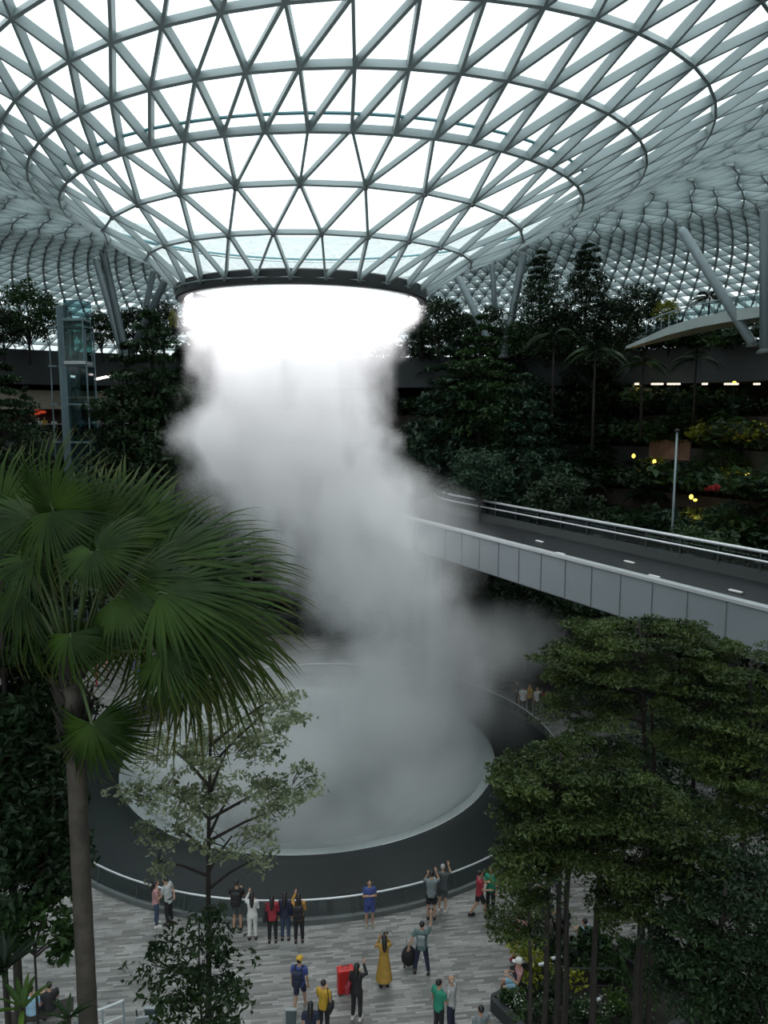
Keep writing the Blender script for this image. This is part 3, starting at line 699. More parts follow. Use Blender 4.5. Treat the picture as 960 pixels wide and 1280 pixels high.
def tree_at(kind, p, h, leafkey, name, w=1.0):
    """copy of a far tree variant at p with height h"""
    nv = 3 if kind in ('palm', 'shrub') else 4
    i = len(placed) % nv; crown, trunk = FAR[(kind, i)]
    base = {'layered': 9.0, 'round': 7.5, 'conifer': 11.0, 'palm': 2.4, 'shrub': 1.1}[kind]
    t = thing(name, '', 'tree', p)
    key = (kind, i, leafkey)
    if key not in VAR:
        me = crown.copy(); me.materials.clear(); me.materials.append(LEAF[leafkey]); VAR[key] = me
    o = bpy.data.objects.new('crown' if kind not in ('shrub', 'palm') else ('fronds' if kind == 'palm' else 'foliage'), VAR[key]); COL.objects.link(o); o.parent = t
    tm = PALM_TRUNK if kind == 'palm' else trunk
    if not tm.materials: tm.materials.append(M['bark'])
    o2 = bpy.data.objects.new('trunk' if kind != 'shrub' else 'stem', tm); COL.objects.link(o2); o2.parent = t
    s = h / base if kind != 'palm' else 1.0
    if kind == 'palm':
        o.location = (0, 0, h); o2.location = (0, 0, h); k = w; o.scale = (k, k, k); o2.scale = (1, 1, (h + .2) / 5)
    else:
        t.scale = (s * w, s * w, s)
    t.rotation_euler = (0, 0, rng.uniform(0, 6.28))
    placed.append((t, kind, leafkey)); return t
def px_of(p):
    p = Vector(p) - Vector((0, 0, HC)); d = p.y * cp - p.z * sp; u = p.y * sp + p.z * cp
    return 480 + FPX * p.x / d, 640 - FPX * u / d
# --- explicit silhouettes: (kind, px, py_top, py_base, Y, leaf, width factor, label)
EX = [
 ('conifer', 674, 314, 440, 60, 'dark', 1.0, 'tall dark tree, left of a pair, rising against the roof', 'conifer_tree'),
 ('conifer', 730, 306, 450, 59, 'dark', 1.0, 'tallest dark needle-like tree, right of a pair rising against the roof', 'conifer_tree'),
 ('round', 548, 372, 450, 64, 'dark', 1.0, 'dark bushy tree directly right of the ring over the water', 'broadleaf_tree'),
 ('round', 610, 384, 446, 66, 'dark', 1.0, 'dark bushy tree left of the steep dark steel strut', 'broadleaf_tree'),
 ('round', 796, 352, 425, 62, 'dark', .9, 'dark rounded tree left of the yellow-green shrub at the curved walkway', 'broadleaf_tree'),
 ('palm', 884, 372, 425, 60, 'dark', .9, 'dark palm behind the long slanting strut', 'palm_tree'),
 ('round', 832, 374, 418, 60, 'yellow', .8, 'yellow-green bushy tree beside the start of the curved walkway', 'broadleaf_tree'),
 ('round', 38, 352, 452, 62, 'mid', .8, 'green tree left of the glass lift, leaves against the roof', 'broadleaf_tree'),
 ('round', 6, 385, 452, 60, 'dark', .9, 'dark tree at the left edge above the dark slab', 'broadleaf_tree'),
 ('round', 128, 388, 450, 66, 'mid', .8, 'small tree between the glass lift and the V-shaped prop', 'broadleaf_tree'),
 ('round', 168, 384, 450, 68, 'dark', .9, 'dark tree behind the struts of the V-shaped prop', 'broadleaf_tree'),
 ('round', 205, 378, 448, 66, 'dark', .9, 'dark tree left of the ring over the water', 'broadleaf_tree'),
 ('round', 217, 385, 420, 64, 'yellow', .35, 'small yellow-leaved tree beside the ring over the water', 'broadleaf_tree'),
 ('conifer', 200, 392, 680, 54, 'dark', .8, 'tall dark layered tree left of the falling water', 'layered_tree'),
 ('layered', 168, 430, 640, 55, 'dark', .85, 'dark layered tree beside the restaurant deck', 'layered_tree'),
 ('layered', 240, 440, 700, 56, 'dark', .85, 'dark layered tree partly behind the falling water', 'layered_tree'),
 ('layered', 8, 440, 620, 52, 'dark', .8, 'dark layered tree at the left edge in front of the decks', 'layered_tree'),
 ('conifer', 40, 485, 640, 56, 'dark', .5, 'narrow dark tree in front of the cream band on the left', 'conifer_tree'),
 ('layered', 600, 395, 560, 55, 'mid', .9, 'green layered tree below the left strut of the forest valley', 'layered_tree'),
 ('layered', 560, 440, 640, 56, 'teal', .9, 'blue-green layered tree just right of the falling water', 'layered_tree'),
 ('layered', 650, 470, 650, 53, 'teal', .9, 'blue-green layered tree in the middle of the forest valley', 'layered_tree'),
 ('palm', 740, 438, 560, 52, 'dark', 1.1, 'slim palm with a thin pale trunk below the tall conifers', 'palm_tree'),
 ('palm', 690, 420, 520, 55, 'dark', 1.1, 'dark palm crown in front of the tall conifers', 'palm_tree'),
 ('palm', 866, 448, 530, 57, 'dark', 1.0, 'dark palm right of the curved walkway start, lights behind', 'palm_tree'),
 ('palm', 800, 455, 545, 56, 'dark', 1.0, 'dark palm below the start of the curved walkway', 'palm_tree'),
 ('shrub', 893, 606, 616, 45, 'red', 1.0, 'red flowering shrub on the planted wall at right', 'shrub'),
 ('shrub', 940, 524, 532, 56, 'red', .8, 'dim red flowering shrub near the right edge', 'shrub'),
 ('shrub', 855, 660, 692, 38, 'mid', 1.4, 'bright green wide shrub just behind the bridge handrail', 'shrub'),
 ('shrub', 895, 664, 696, 38, 'mid', 1.2, 'green shrub right of the bright one behind the bridge handrail', 'shrub'),
 ('round', 700, 590, 690, 44, 'dark', 1.0, 'dark bushy tree low in the forest valley behind the bridge', 'broadleaf_tree'),
 ('round', 600, 560, 650, 47, 'teal', .9, 'blue-green bushy tree near the mist low in the forest valley', 'broadleaf_tree'),
 ('round', 578, 392, 450, 63, 'dark', 1.1, 'dark bushy tree in front of the strut leaning left', 'broadleaf_tree'),
 ('round', 645, 400, 450, 60, 'mid', .9, 'mid-green bushy tree at the foot of the steep dark strut', 'broadleaf_tree'),
 ('round', 762, 372, 448, 60, 'dark', 1.0, 'dark bushy tree between the tallest tree and the yellow-green one', 'broadleaf_tree'),
 ('round', 702, 385, 448, 62, 'dark', 1.0, 'dark bushy tree behind the gap of the two tallest trees', 'broadleaf_tree'),
 ('round', 528, 398, 450, 67, 'dark', .9, 'small dark bushy tree nearest the falling water on the right', 'broadleaf_tree'),
 ('round', 905, 395, 430, 60, 'mid', .9, 'mid-green bush behind the railing of the curved walkway', 'broadleaf_tree'),
]
for (k, px, pt_, pb, Y, lf, w, lab, nm) in EX:
    b, tt = P(px, pb, Y), P(px, pt_, Y)
    t = tree_at(k, b, tt.z - b.z, lf, nm, w); t['label'] = lab; t['category'] = 'shrub' if k == 'shrub' else 'tree'
    placed.pop(); placed.append((t, 'explicit', lf)) 
for i, (px, py, Y, h, k, lf, lab) in enumerate([
 (610, 845, 47, 6.0, 'round', 'dark', 'dark bushy tree under the bridge, nearest the drifting mist'), (655, 850, 49, 6.5, 'round', 'dark', 'dark bushy tree in the shade under the middle of the bridge'),
 (705, 842, 46, 6.0, 'round', 'dark', 'dark bushy tree under the bridge, above the far visitors'), (750, 850, 45, 6.2, 'layered', 'dark', 'dark layered tree under the bridge behind the grove tops'),
 (575, 800, 54, 7.0, 'layered', 'dark', 'dark layered tree behind the mist below the bridge'), (640, 800, 52, 7.0, 'layered', 'dark', 'tall dark tree filling the gap below the bridge'),
 (800, 870, 42, 6.0, 'round', 'dark', 'dark bushy tree seen between the trunks of the tall grove tree'), (870, 880, 40, 6.5, 'round', 'dark', 'dark bushy tree behind the right side of the grove'), (940, 890, 38, 6.5, 'round', 'dark', 'dark bushy tree at the right edge behind the grove'),
 (290, 790, 60, 9.0, 'conifer', 'dark', 'dark tree behind the falling water on the left side'), (340, 800, 60, 8.5, 'layered', 'dark', 'dark layered tree veiled by the mist'), (395, 800, 60, 9.0, 'conifer', 'dark', 'dark tree deep behind the mist'),
 (450, 790, 58, 9.0, 'layered', 'dark', 'dark layered tree behind the middle of the mist'), (510, 790, 57, 9.0, 'conifer', 'dark', 'dark tree behind the right side of the mist'), (280, 720, 64, 10., 'round', 'dark', 'dark bushy tree between the palm and the falling water')]):
    b = G(px, py); f = Y / b.y; b = Vector((b.x * f, Y, 0))
    t = tree_at(k, b, h, lf, {'layered': 'layered_tree', 'round': 'broadleaf_tree', 'conifer': 'conifer_tree'}[k], 1.05); t['label'] = lab; t['category'] = 'tree'
    placed.pop(); placed.append((t, 'explicit', lf))
# --- the stepped forest: trees stand on the terraces
forest = []
for i, (r, z) in enumerate(TIER):
    r2 = TIER[i + 1][0] if i + 1 < len(TIER) else 40.5
    n = [22, 22, 20, 18, 16, 13][i]
    for j in range(n):
        a = -24 + 142 * (j + rng.uniform(.2, .8)) / n; p = pol(r + .8 + (r2 - r - 1.2) * rng.random(), a, z)
        x, y = px_of(p)
        if x < 245 or 300 < x < 470 or x > 1010 or p.y < 30: continue
        kind = ['layered', 'round', 'palm', 'layered', 'conifer'][(j * 3 + i) % 5]
        lf = ['dark', 'teal', 'mid', 'dark'][(j + i) % 4]
        if x > 770: kind = ['palm', 'round', 'shrub'][j % 3]
        h = {'layered': 5.5, 'round': 4.6, 'conifer': 6.5, 'palm': 3.0, 'shrub': 2.0}[kind] * rng.uniform(.8, 1.15)
        h *= 1.25 if x < 770 else .9
        t = tree_at(kind, p, h, lf, {'layered': 'layered_tree', 'round': 'broadleaf_tree', 'conifer': 'conifer_tree', 'palm': 'palm_tree', 'shrub': 'shrub'}[kind], 1.0)
        forest.append((i, x, t, kind, lf))
CW = {'dark': 'dark green', 'teal': 'blue-green', 'mid': 'mid-green'}
KW = {'layered': 'layered tree', 'round': 'bushy tree', 'conifer': 'narrow conifer-like tree', 'palm': 'feathery palm', 'shrub': 'leafy shrub'}
ROW = ['lowest', 'second', 'third', 'fourth', 'fifth', 'topmost']
for i in range(6):
    row = sorted([f for f in forest if f[0] == i], key=lambda f: f[1])
    for k, (_, x, t, kind, lf) in enumerate(row):
        t['label'] = '%s %s on the %s valley step, %s from the left' % (CW[lf], KW[kind], ROW[i], WORD[k])
        t['category'] = 'shrub' if kind == 'shrub' else 'tree'; t['group'] = 'planting on the steps of the forest valley'
# --- low bushes hiding the terrace faces
bush = []; RW2 = ['lowest terrace', 'second terrace', 'third terrace', 'fourth terrace', 'fifth terrace', 'sixth terrace', 'topmost garden']
for i, (r, z) in enumerate(TIER + [(38.0, 21.6)]):
    n = 44
    for j in range(n):
        a = -12 + 130 * (j + rng.uniform(.2, .8)) / n; p = pol(r + .35, a, z - .15); x, y = px_of(p)
        if x < 245 or 300 < x < 475 or x > 985 or p.y < 32: continue
        t = tree_at('shrub', p, rng.uniform(1.5, 2.9), ['dark', 'dark', 'teal', 'mid'][(i + j) % 4], 'shrub', 1.3); bush.append((i, x, t))
for i in range(7):
    for k, (_, x, t) in enumerate(sorted([f for f in bush if f[0] == i], key=lambda f: f[1])):
        t['label'] = 'shrub along the %s edge of the forest valley, %s from the left' % (RW2[i], WORD[k])
        t['category'] = 'shrub'; t['group'] = 'shrubs along the terrace edges'
# shrubs whose yellow-green leaf colour stands in for garden light on foliage
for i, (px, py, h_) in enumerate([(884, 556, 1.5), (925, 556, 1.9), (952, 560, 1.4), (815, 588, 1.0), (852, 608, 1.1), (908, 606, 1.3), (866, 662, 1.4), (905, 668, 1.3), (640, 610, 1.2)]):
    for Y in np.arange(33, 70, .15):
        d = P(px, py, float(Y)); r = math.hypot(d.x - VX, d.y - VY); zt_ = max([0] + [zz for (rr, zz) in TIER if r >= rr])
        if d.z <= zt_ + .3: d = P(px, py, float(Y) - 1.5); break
    t = tree_at('shrub', d, h_, 'yellow' if i < 8 else 'bright', 'shrub', 1.2); t['category'] = 'shrub'; t['group'] = 'shrubs coloured yellow-green as if lit among the valley planting'
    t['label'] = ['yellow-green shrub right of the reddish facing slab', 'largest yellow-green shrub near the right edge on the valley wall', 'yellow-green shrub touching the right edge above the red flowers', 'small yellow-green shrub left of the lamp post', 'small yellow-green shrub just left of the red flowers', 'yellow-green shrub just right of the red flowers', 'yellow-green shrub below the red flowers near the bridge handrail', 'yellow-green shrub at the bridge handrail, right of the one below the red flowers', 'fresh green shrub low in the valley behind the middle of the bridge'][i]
# garden lights among the plants, with yellow-lit bushes
GL = mat('garden_light_glow', (1, .8, .2), .4, emis=(1, .72, .12), es=2.6)
gl_pts = [(796, 486, 1), (808, 588, 0), (818, 577, 1), (884, 540, 1), (888, 552, 0), (913, 542, 1), (925, 538, 1), (936, 543, 0), (954, 546, 1), (843, 598, 0), (850, 602, 1), (906, 597, 0), (912, 592, 1), (934, 592, 1), (864, 621, 0), (869, 625, 1), (866, 651, 1), (825, 657, 1), (900, 653, 0), (911, 658, 1), (792, 570, 0), (918, 478, 0)]
for i, (px, py, li) in enumerate(gl_pts):
    d = None
    for Y in np.arange(33, 70, .15):
        p = P(px, py, float(Y)); r = math.hypot(p.x - VX, p.y - VY); zt_ = 0
        for (rr, zz) in TIER:
            if r >= rr: zt_ = zz
        if p.z <= zt_ + .45 or r > 37.3: d = P(px, py, float(Y) - 2.8); break
    t = thing('garden_light', '', 'lamp', d, group='yellow garden lights among the planting')
    MB().ball((0, 0, 0), (.15, .10, .10 + .04 * (i % 3)), 8, 5).build('lens', GL, t, smooth=True)
    rr0 = math.hypot(d.x - VX, d.y - VY); zg = max([0] + [zz for (rr, zz) in TIER if rr0 >= rr]); MB().tube([(0, 0, min(-.5, zg - d.z)), (0, 0, -.10)], .025, 5).build('stake', M['black'], t)
    t['label'] = 'small glowing yellow garden light among the plants, ' + ['top left', 'lower left'][0] if False else ''
    gl_pts[i] = (px, py, li, t)
    if li:
        ld = bpy.data.lights.new('garden_beam', 'POINT'); ld.energy = 22; ld.color = (1, .72, .2); ld.shadow_soft_size = .25
        lo = bpy.data.objects.new('garden_beam', ld); COL.objects.link(lo); lo.parent = t; lo.location = (0, -.5, .3)
for k, (px, py, li, t) in enumerate(sorted(gl_pts, key=lambda q: q[0])):
    t['label'] = 'small glowing yellow light among the valley plants, %s of them from the left' % WORD[k]

# ------------------------------------------------------------------ foreground trees
def spray_leaves(r, e, rad, th, n): return cluster(r, e, (rad, rad, th), n)
def fore_tree(name, label, px, Ybase, blobs, leaf, lsize, nspray, nleaf, r0, seed, srad=.42, sth=.07, hang=0, trunks=None, up=.35, top_py=None, wander=.25, asp=.42, lay=.38):
    """tree whose crown is a set of solid ellipsoids (px, py, Y, rx, ry, rz in metres) filled with flat leaf sprays on real branches"""
    r = np.random.default_rng(seed); base = P(px, 1150, Ybase); base.z = 0
    t = thing(name, label, 'tree', base)
    B = [(P(b[0], b[1], b[2]) - base, b[3:6]) for b in blobs]
    ztop = max(c.z + q[2] * .6 for c, q in B); cx0 = float(np.mean([c.x for c, q in B])); cy0 = float(np.mean([c.y for c, q in B]))
    tp = [Vector((0, 0, -.2))]; NT = 9
    for i in range(1, NT + 1):
        f = i / NT; k = max(0, (f - .55) / .45)
        tp.append(Vector((cx0 * k * .5 + r.normal() * .03 * wander * 4 * f, cy0 * k * .5 + r.normal() * .03, ztop * f)))
    m = MB(); m.tube(tp, [r0 * (1.1 - .85 * i / NT) for i in range(NT + 1)], 10)
    if trunks:
        for (dx, dy, k) in trunks:
            m.tube([q + Vector((dx * (1 - .3 * i / NT), dy, 0)) for i, q in enumerate(tp[:-1])], [r0 * k * (1.1 - .7 * i / NT) for i in range(NT)], 8)
    tr = m.build('trunk', M['bark'], t, smooth=True)
    vol_ = [q[0] * q[1] * q[2] for c, q in B]; tot_ = sum(v ** .67 for v in vol_)
    cs = []; bm_ = MB()
    for (c, q), v in zip(B, vol_):
        n = max(4, int(nspray * v ** .67 / tot_))
        # main limb into this blob
        za = max(.3 * ztop, min(c.z - up * (q[0] + .3), ztop * .92)); fi = za / ztop * NT; i0 = min(int(fi), NT - 1); st = tp[i0 + 0].lerp(tp[i0 + 1], fi - int(fi)) if i0 < NT else tp[-1]
        mid = st.lerp(c, .5) + Vector((0, 0, .05)); bm_.tube([st, mid, c], [r0 * .42, r0 * .30, r0 * .18], 6, cap=False)
        for s in range(n):
            d = r.normal(size=3); d /= np.linalg.norm(d); d *= r.uniform(.5, 1) ** .6 * (1.0 if r.random() < .8 else r.uniform(1.0, 1.35))
            e = c + Vector((d[0] * q[0], d[1] * q[1], d[2] * q[2] * .9))
            e.z = c.z + round((e.z - c.z) / lay) * lay + r.normal() * .04     # sprays sit in loose layers
            hub = c + Vector((d[0] * q[0] * .3, d[1] * q[1] * .3, d[2] * q[2] * .4 - .15))
            if s % 2 == 0: bm_.tube([hub, hub.lerp(e, .55) + Vector((0, 0, .06)), e], [r0 * .13, r0 * .09, r0 * .03], 4, cap=False)
            sr = srad * r.uniform(.7, 1.25)
            pts = spray_leaves(r, e, sr, sth, int(nleaf * r.uniform(.6, 1.3)))
            pts[:, 2] -= .25 * ((pts[:, 0] - e.x) ** 2 + (pts[:, 1] - e.y) ** 2)
            cs.append(pts)
    bm_.build('branches', M['bark'], t)
    cs = np.concatenate(cs); me = leaf_mesh('crown', cs, lsize, asp, .45, seed=seed); link('crown', me, LEAF[leaf], t)
    return t, len(cs)
# slim pale-leaved tree, centre left
fore_tree('slender_tree', 'slender open tree with pale variegated leaves in front of the pool', 258, 14,
    [(330, 892, 14.2, 1.0, .9, .22), (215, 935, 14, .75, .8, .22), (285, 935, 14, 1.0, .9, .28), (360, 975, 14.3, .62, .8, .22), (200, 985, 13.8, .7, .8, .22), (290, 990, 14, .95, .9, .24),
     (350, 1010, 14.2, .5, .7, .16), (215, 1030, 14, .55, .7, .16), (290, 1045, 14, .7, .8, .14), (195, 1075, 13.8, .3, .5, .10), (315, 1075, 14, .5, .6, .08), (345, 870, 14.3, .5, .5, .1)],
    'pale', .105, 210, 34, .085, 5, srad=.26, sth=.05, up=.75, asp=.5)
fore_tree('young_tree', 'small dense young tree with glossy green leaves under the slender tree', 252, 12.4,
    [(262, 1160, 12.4, .45, .5, .35), (255, 1200, 12.4, .62, .6, .40), (285, 1215, 12.4, .5, .6, .35), (225, 1235, 12.3, .5, .5, .35), (262, 1265, 12.2, .75, .7, .45), (188, 1205, 12.6, .35, .4, .20), (215, 1175, 12.6, .25, .3, .14), (240, 1275, 12, .8, .6, .3)],
    'mid', .13, 110, 26, .045, 6, srad=.22, sth=.14)
# dark broadleaf mass at the left edge
fore_tree('broadleaf_tree', 'dark broadleaf tree filling the lower left edge behind the palm trunk', 15, 11.5,
    [(45, 1000, 11.2, .6, .7, .7), (30, 1080, 11, .8, .8, .5), (-5, 950, 11.2, .7, .8, .8), (20, 900, 12, .8, .9, .7), (55, 930, 12.4, .45, .8, .5), (30, 980, 11.8, .75, .9, .6), (0, 1040, 11.5, .8, .8, .6), (55, 1060, 11.6, .45, .6, .35), (15, 1110, 11.4, .8, .8, .35), (60, 870, 12.4, .55, .7, .4), (25, 800, 12.4, .9, .9, .6), (-20, 850, 12, .7, .8, .9), (60, 760, 12.8, .6, .8, .5), (10, 720, 12.8, .9, .8, .6)],
    'dark', .16, 400, 70, .11, 8, srad=.33, sth=.14)
fore_tree('broadleaf_tree', 'branch-hung broadleaf tree low at left, big dark leaves over the paving', 30, 10.5,
    [(40, 1165, 10.5, .45, .5, .16), (72, 1180, 10.6, .20, .3, .22), (85, 1165, 10.6, .10, .2, .12), (10, 1180, 10.4, .4, .5, .22), (55, 1135, 10.6, .45, .4, .12)],
    'mid', .17, 44, 22, .05, 9, srad=.2, sth=.1)
# right-hand grove
RT_ = [
 ('terminalia_tree', 'tallest layered green tree of the right-hand grove, its top against the bridge', 803, 18, [(800, 792, 18, 1.5, 1.4, .26), (870, 800, 18.5, .9, 1.0, .24), (730, 812, 17.6, .75, .9, .20), (770, 830, 17.6, 1.5, 1.4, .28), (850, 845, 18, 1.4, 1.4, .30), (720, 850, 17.4, .7, .9, .22), (740, 885, 17.2, 1.1, 1.2, .25), (735, 780, 17.8, .45, .6, .12), (845, 780, 18, .7, .8, .14), (700, 825, 17.4, .5, .7, .14)], 'fore', 300, 74, .12, [( .35, .2, .7)]),
 ('terminalia_tree', 'layered tree at the right edge, leaves reaching out of the picture', 925, 17, [(930, 830, 17.4, 1.3, 1.3, .32), (900, 880, 17, 1.4, 1.4, .36), (950, 900, 16.6, 1.2, 1.3, .45), (880, 930, 16.8, 1.1, 1.2, .35), (940, 960, 16.2, 1.2, 1.2, .45), (960, 1010, 16, 1.1, 1.1, .45)], 'fore', 300, 74, .13, None),
 ('terminalia_tree', 'low spreading green tree left in the right-hand grove, over the dark pool edge', 700, 15.5, [(680, 960, 15.5, 1.0, 1.1, .24), (735, 945, 15.7, 1.2, 1.2, .30), (645, 965, 15.4, .45, .7, .14), (700, 1000, 15.3, 1.2, 1.2, .34), (655, 1020, 15.2, .6, .8, .30), (720, 1045, 15.2, 1.1, 1.1, .34), (770, 985, 15.5, 1.0, 1.0, .35), (650, 985, 15.4, .5, .7, .2)], 'fore', 270, 74, .10, [(-.28, .1, .8), (.25, .15, .8)]),
 ('grove_tree', 'dark dense tree in the middle of the right-hand grove', 800, 15, [(800, 1010, 15, 1.0, 1.0, .45), (790, 1070, 14.8, .9, 1.0, .45), (850, 1040, 15, 1.1, 1.0, .5), (830, 1110, 14.6, 1.0, 1.0, .45), (880, 1090, 14.6, 1.0, 1.0, .5), (770, 1120, 15, .55, .8, .35)], 'fore', 260, 66, .12, None),
 ('grove_tree', 'dark tree at the lower right corner of the grove', 900, 13.5, [(900, 1150, 13.5, 1.0, 1.0, .5), (950, 1110, 13.6, .8, 1.0, .5), (860, 1180, 13.4, .7, .8, .4), (930, 1220, 13, .9, .9, .5), (870, 1235, 13, .6, .8, .4), (960, 1270, 12.6, .9, .8, .4), (890, 1275, 12.8, .8, .7, .3)], 'dark', 240, 66, .12, None),
 ('grove_tree', 'narrow dark tree with hanging leaves in front of the pool railing', 667, 14.6, [(640, 1085, 14.6, .35, .5, .30), (655, 1115, 14.6, .45, .5, .25), (632, 1150, 14.6, .28, .4, .18), (655, 1160, 14.5, .25, .4, .20), (650, 1060, 14.8, .5, .6, .25), (690, 1080, 14.8, .5, .6, .3), (630, 1165, 14.5, .15, .2, .08)], 'fore', 100, 44, .075, None),
]
for i, (nm, lab, px, Y, bl, lf, ns_, nl_, r0, tk) in enumerate(RT_):
    fore_tree(nm, lab, px, Y, bl, lf, .112, int(ns_ * 1.25), int(nl_ * .95), r0, 60 + i, srad=.34, sth=.04, trunks=tk, up=.5, lay=.46)
fore_tree('grove_tree', 'shaded broadleaf tree standing behind the two tallest grove trees', 860, 23, [(830, 945, 23, 1.6, 1.5, .7), (890, 930, 23, 1.8, 1.5, .8), (780, 985, 22, 1.0, 1.2, .5), (950, 950, 22, 1.6, 1.5, .9), (860, 1000, 22, 1.6, 1.5, .6), (850, 895, 24, 1.0, 1.2, .4)], 'dark', .17, 220, 70, .13, 77, srad=.5, sth=.1)
# bare slim trunks of the grove, each with its own small crown hidden above
for i, (px, Y, r0, lab) in enumerate([(708, 15.2, .05, 'slimmest straight dark trunk of the grove, standing alone before the paving'), (745, 15.6, .11, 'thick dark trunk in the grove beside the low metal barrier')]):
    fore_tree('grove_tree', lab, px, Y, [(px + 10, 1010, Y, .7, .7, .35), (px + 5, 1060, Y, .5, .6, .3)], 'fore', .13, 50, 50, r0, 80 + i)

# ------------------------------------------------------------------ fan palm
PALM = leaf_mat('fan_leaf', (.010, .028, .004), (.042, .088, .010), .12, 1.5, .45, .28, .22)
nt = PALM.node_tree; hsn = [n for n in nt.nodes if n.type == 'HUE_SAT'][0]
at = nt.nodes.new('ShaderNodeAttribute'); at.attribute_name = 'tip'
mxc = nt.nodes.new('ShaderNodeMix'); mxc.data_type = 'RGBA'
nt.links.new(at.outputs['Fac'], mxc.inputs[0]); nt.links.new(hsn.outputs[0], mxc.inputs[6]); mxc.inputs[7].default_value = (.14, .13, .045, 1)
for n in nt.nodes:
    if n.type == 'BSDF_PRINCIPLED': nt.links.new(mxc.outputs[2], n.inputs['Base Color'])
    if n.type == 'BSDF_TRANSLUCENT': nt.links.new(mxc.outputs[2], n.inputs[0])
def fan_mesh(seed, spread=285, nseg=46, droop=.28, split=.5, age=.0):
    r = np.random.default_rng(seed); V = []; Fc = []; T = []
    dphi = R_(spread) / nseg
    st = [.03, .25, split, .72, .88, 1.0]
    for i in range(nseg):
        phi = -R_(spread) / 2 + dphi * (i + .5); L = (1 - .22 * (abs(phi) / R_(spread / 2)) ** 2) * r.uniform(.92, 1.05)
        bend = droop * r.uniform(.7, 1.4); sw = r.normal() * .03
        base = len(V)
        for k, s in enumerate(st):
            rr = s * L; hw = rr * math.tan(dphi / 2) * 1.04 if s <= split else split * L * math.tan(dphi / 2) * (1 - (s - split) / (1 - split)) ** .8 * 1.05
            p = phi + (sw * max(0, s - split) * 2)
            z = -bend * s ** 2.4 - .10 * abs(phi) * s + .05 * s
            if s > .8: z -= bend * .5 * (s - .8) * 3
            for q, dz in ((-1, 0), (0, .45), (1, 0)):
                x = rr * math.cos(p) - q * hw * math.sin(p); y = rr * math.sin(p) + q * hw * math.cos(p)
                V.append((x, y, z + dz * min(hw, .05))); T.append(min(1, max(0, (s - .80) / .2 * r.uniform(.3, 1.2) + age * r.uniform(0, 1.2) * s)))
        for k in range(len(st) - 1):
            a = base + 3 * k
            Fc += [(a, a + 1, a + 4, a + 3), (a + 1, a + 2, a + 5, a + 4)]
    me = mesh_np('blade', np.array(V), np.array(Fc)); at_ = me.attributes.new('tip', 'FLOAT', 'POINT'); at_.data.foreach_set('value', T)
    me.materials.append(PALM); return me
FAN = [fan_mesh(1, 240, 40, .34), fan_mesh(2, 190, 34, .40, .42), fan_mesh(3, 235, 40, .22, .55), fan_mesh(4, 200, 34, .75, .40, .5)]
pal = P(98, 1100, 10.2)
palm = thing('fan_palm', 'large fan palm with broad pleated green fronds and a straight ringed trunk at left', 'palm tree', (pal.x, pal.y, 0))
o0 = Vector((pal.x, pal.y, 0))
ptop = P(91, 860, 10.2) - o0
m = MB(); pts = []; rad = []
for i in range(61):
    f = i / 60; pts.append((ptop.x * f ** 2 , ptop.y * f, ptop.z * f)); rad.append(.150 - .025 * f + (.005 if i % 3 == 0 else 0))
m.tube(pts, rad, 16); m.build('trunk', mat('palm_trunk', (.052, .043, .035), .85, var=.3, scale=5, bump=.4), palm, smooth=True)
m = MB()
rp_ = np.random.default_rng(12)
for i in range(46):
    a = rp_.uniform(0, 6.28); z = ptop.z - rp_.uniform(-.5, 1.0); q = .13
    m.tube([(ptop.x + q * math.cos(a), ptop.y + q * math.sin(a), z), (ptop.x + 1.5 * q * math.cos(a), ptop.y + 1.5 * q * math.sin(a), z + .12), (ptop.x + 2.2 * q * math.cos(a), ptop.y + 2.2 * q * math.sin(a), z + .36)], [.05, .035, .01], 5)
m.build('fibre_skirt', M['bark'], palm, label='dark fibrous frond bases at the top of the trunk')
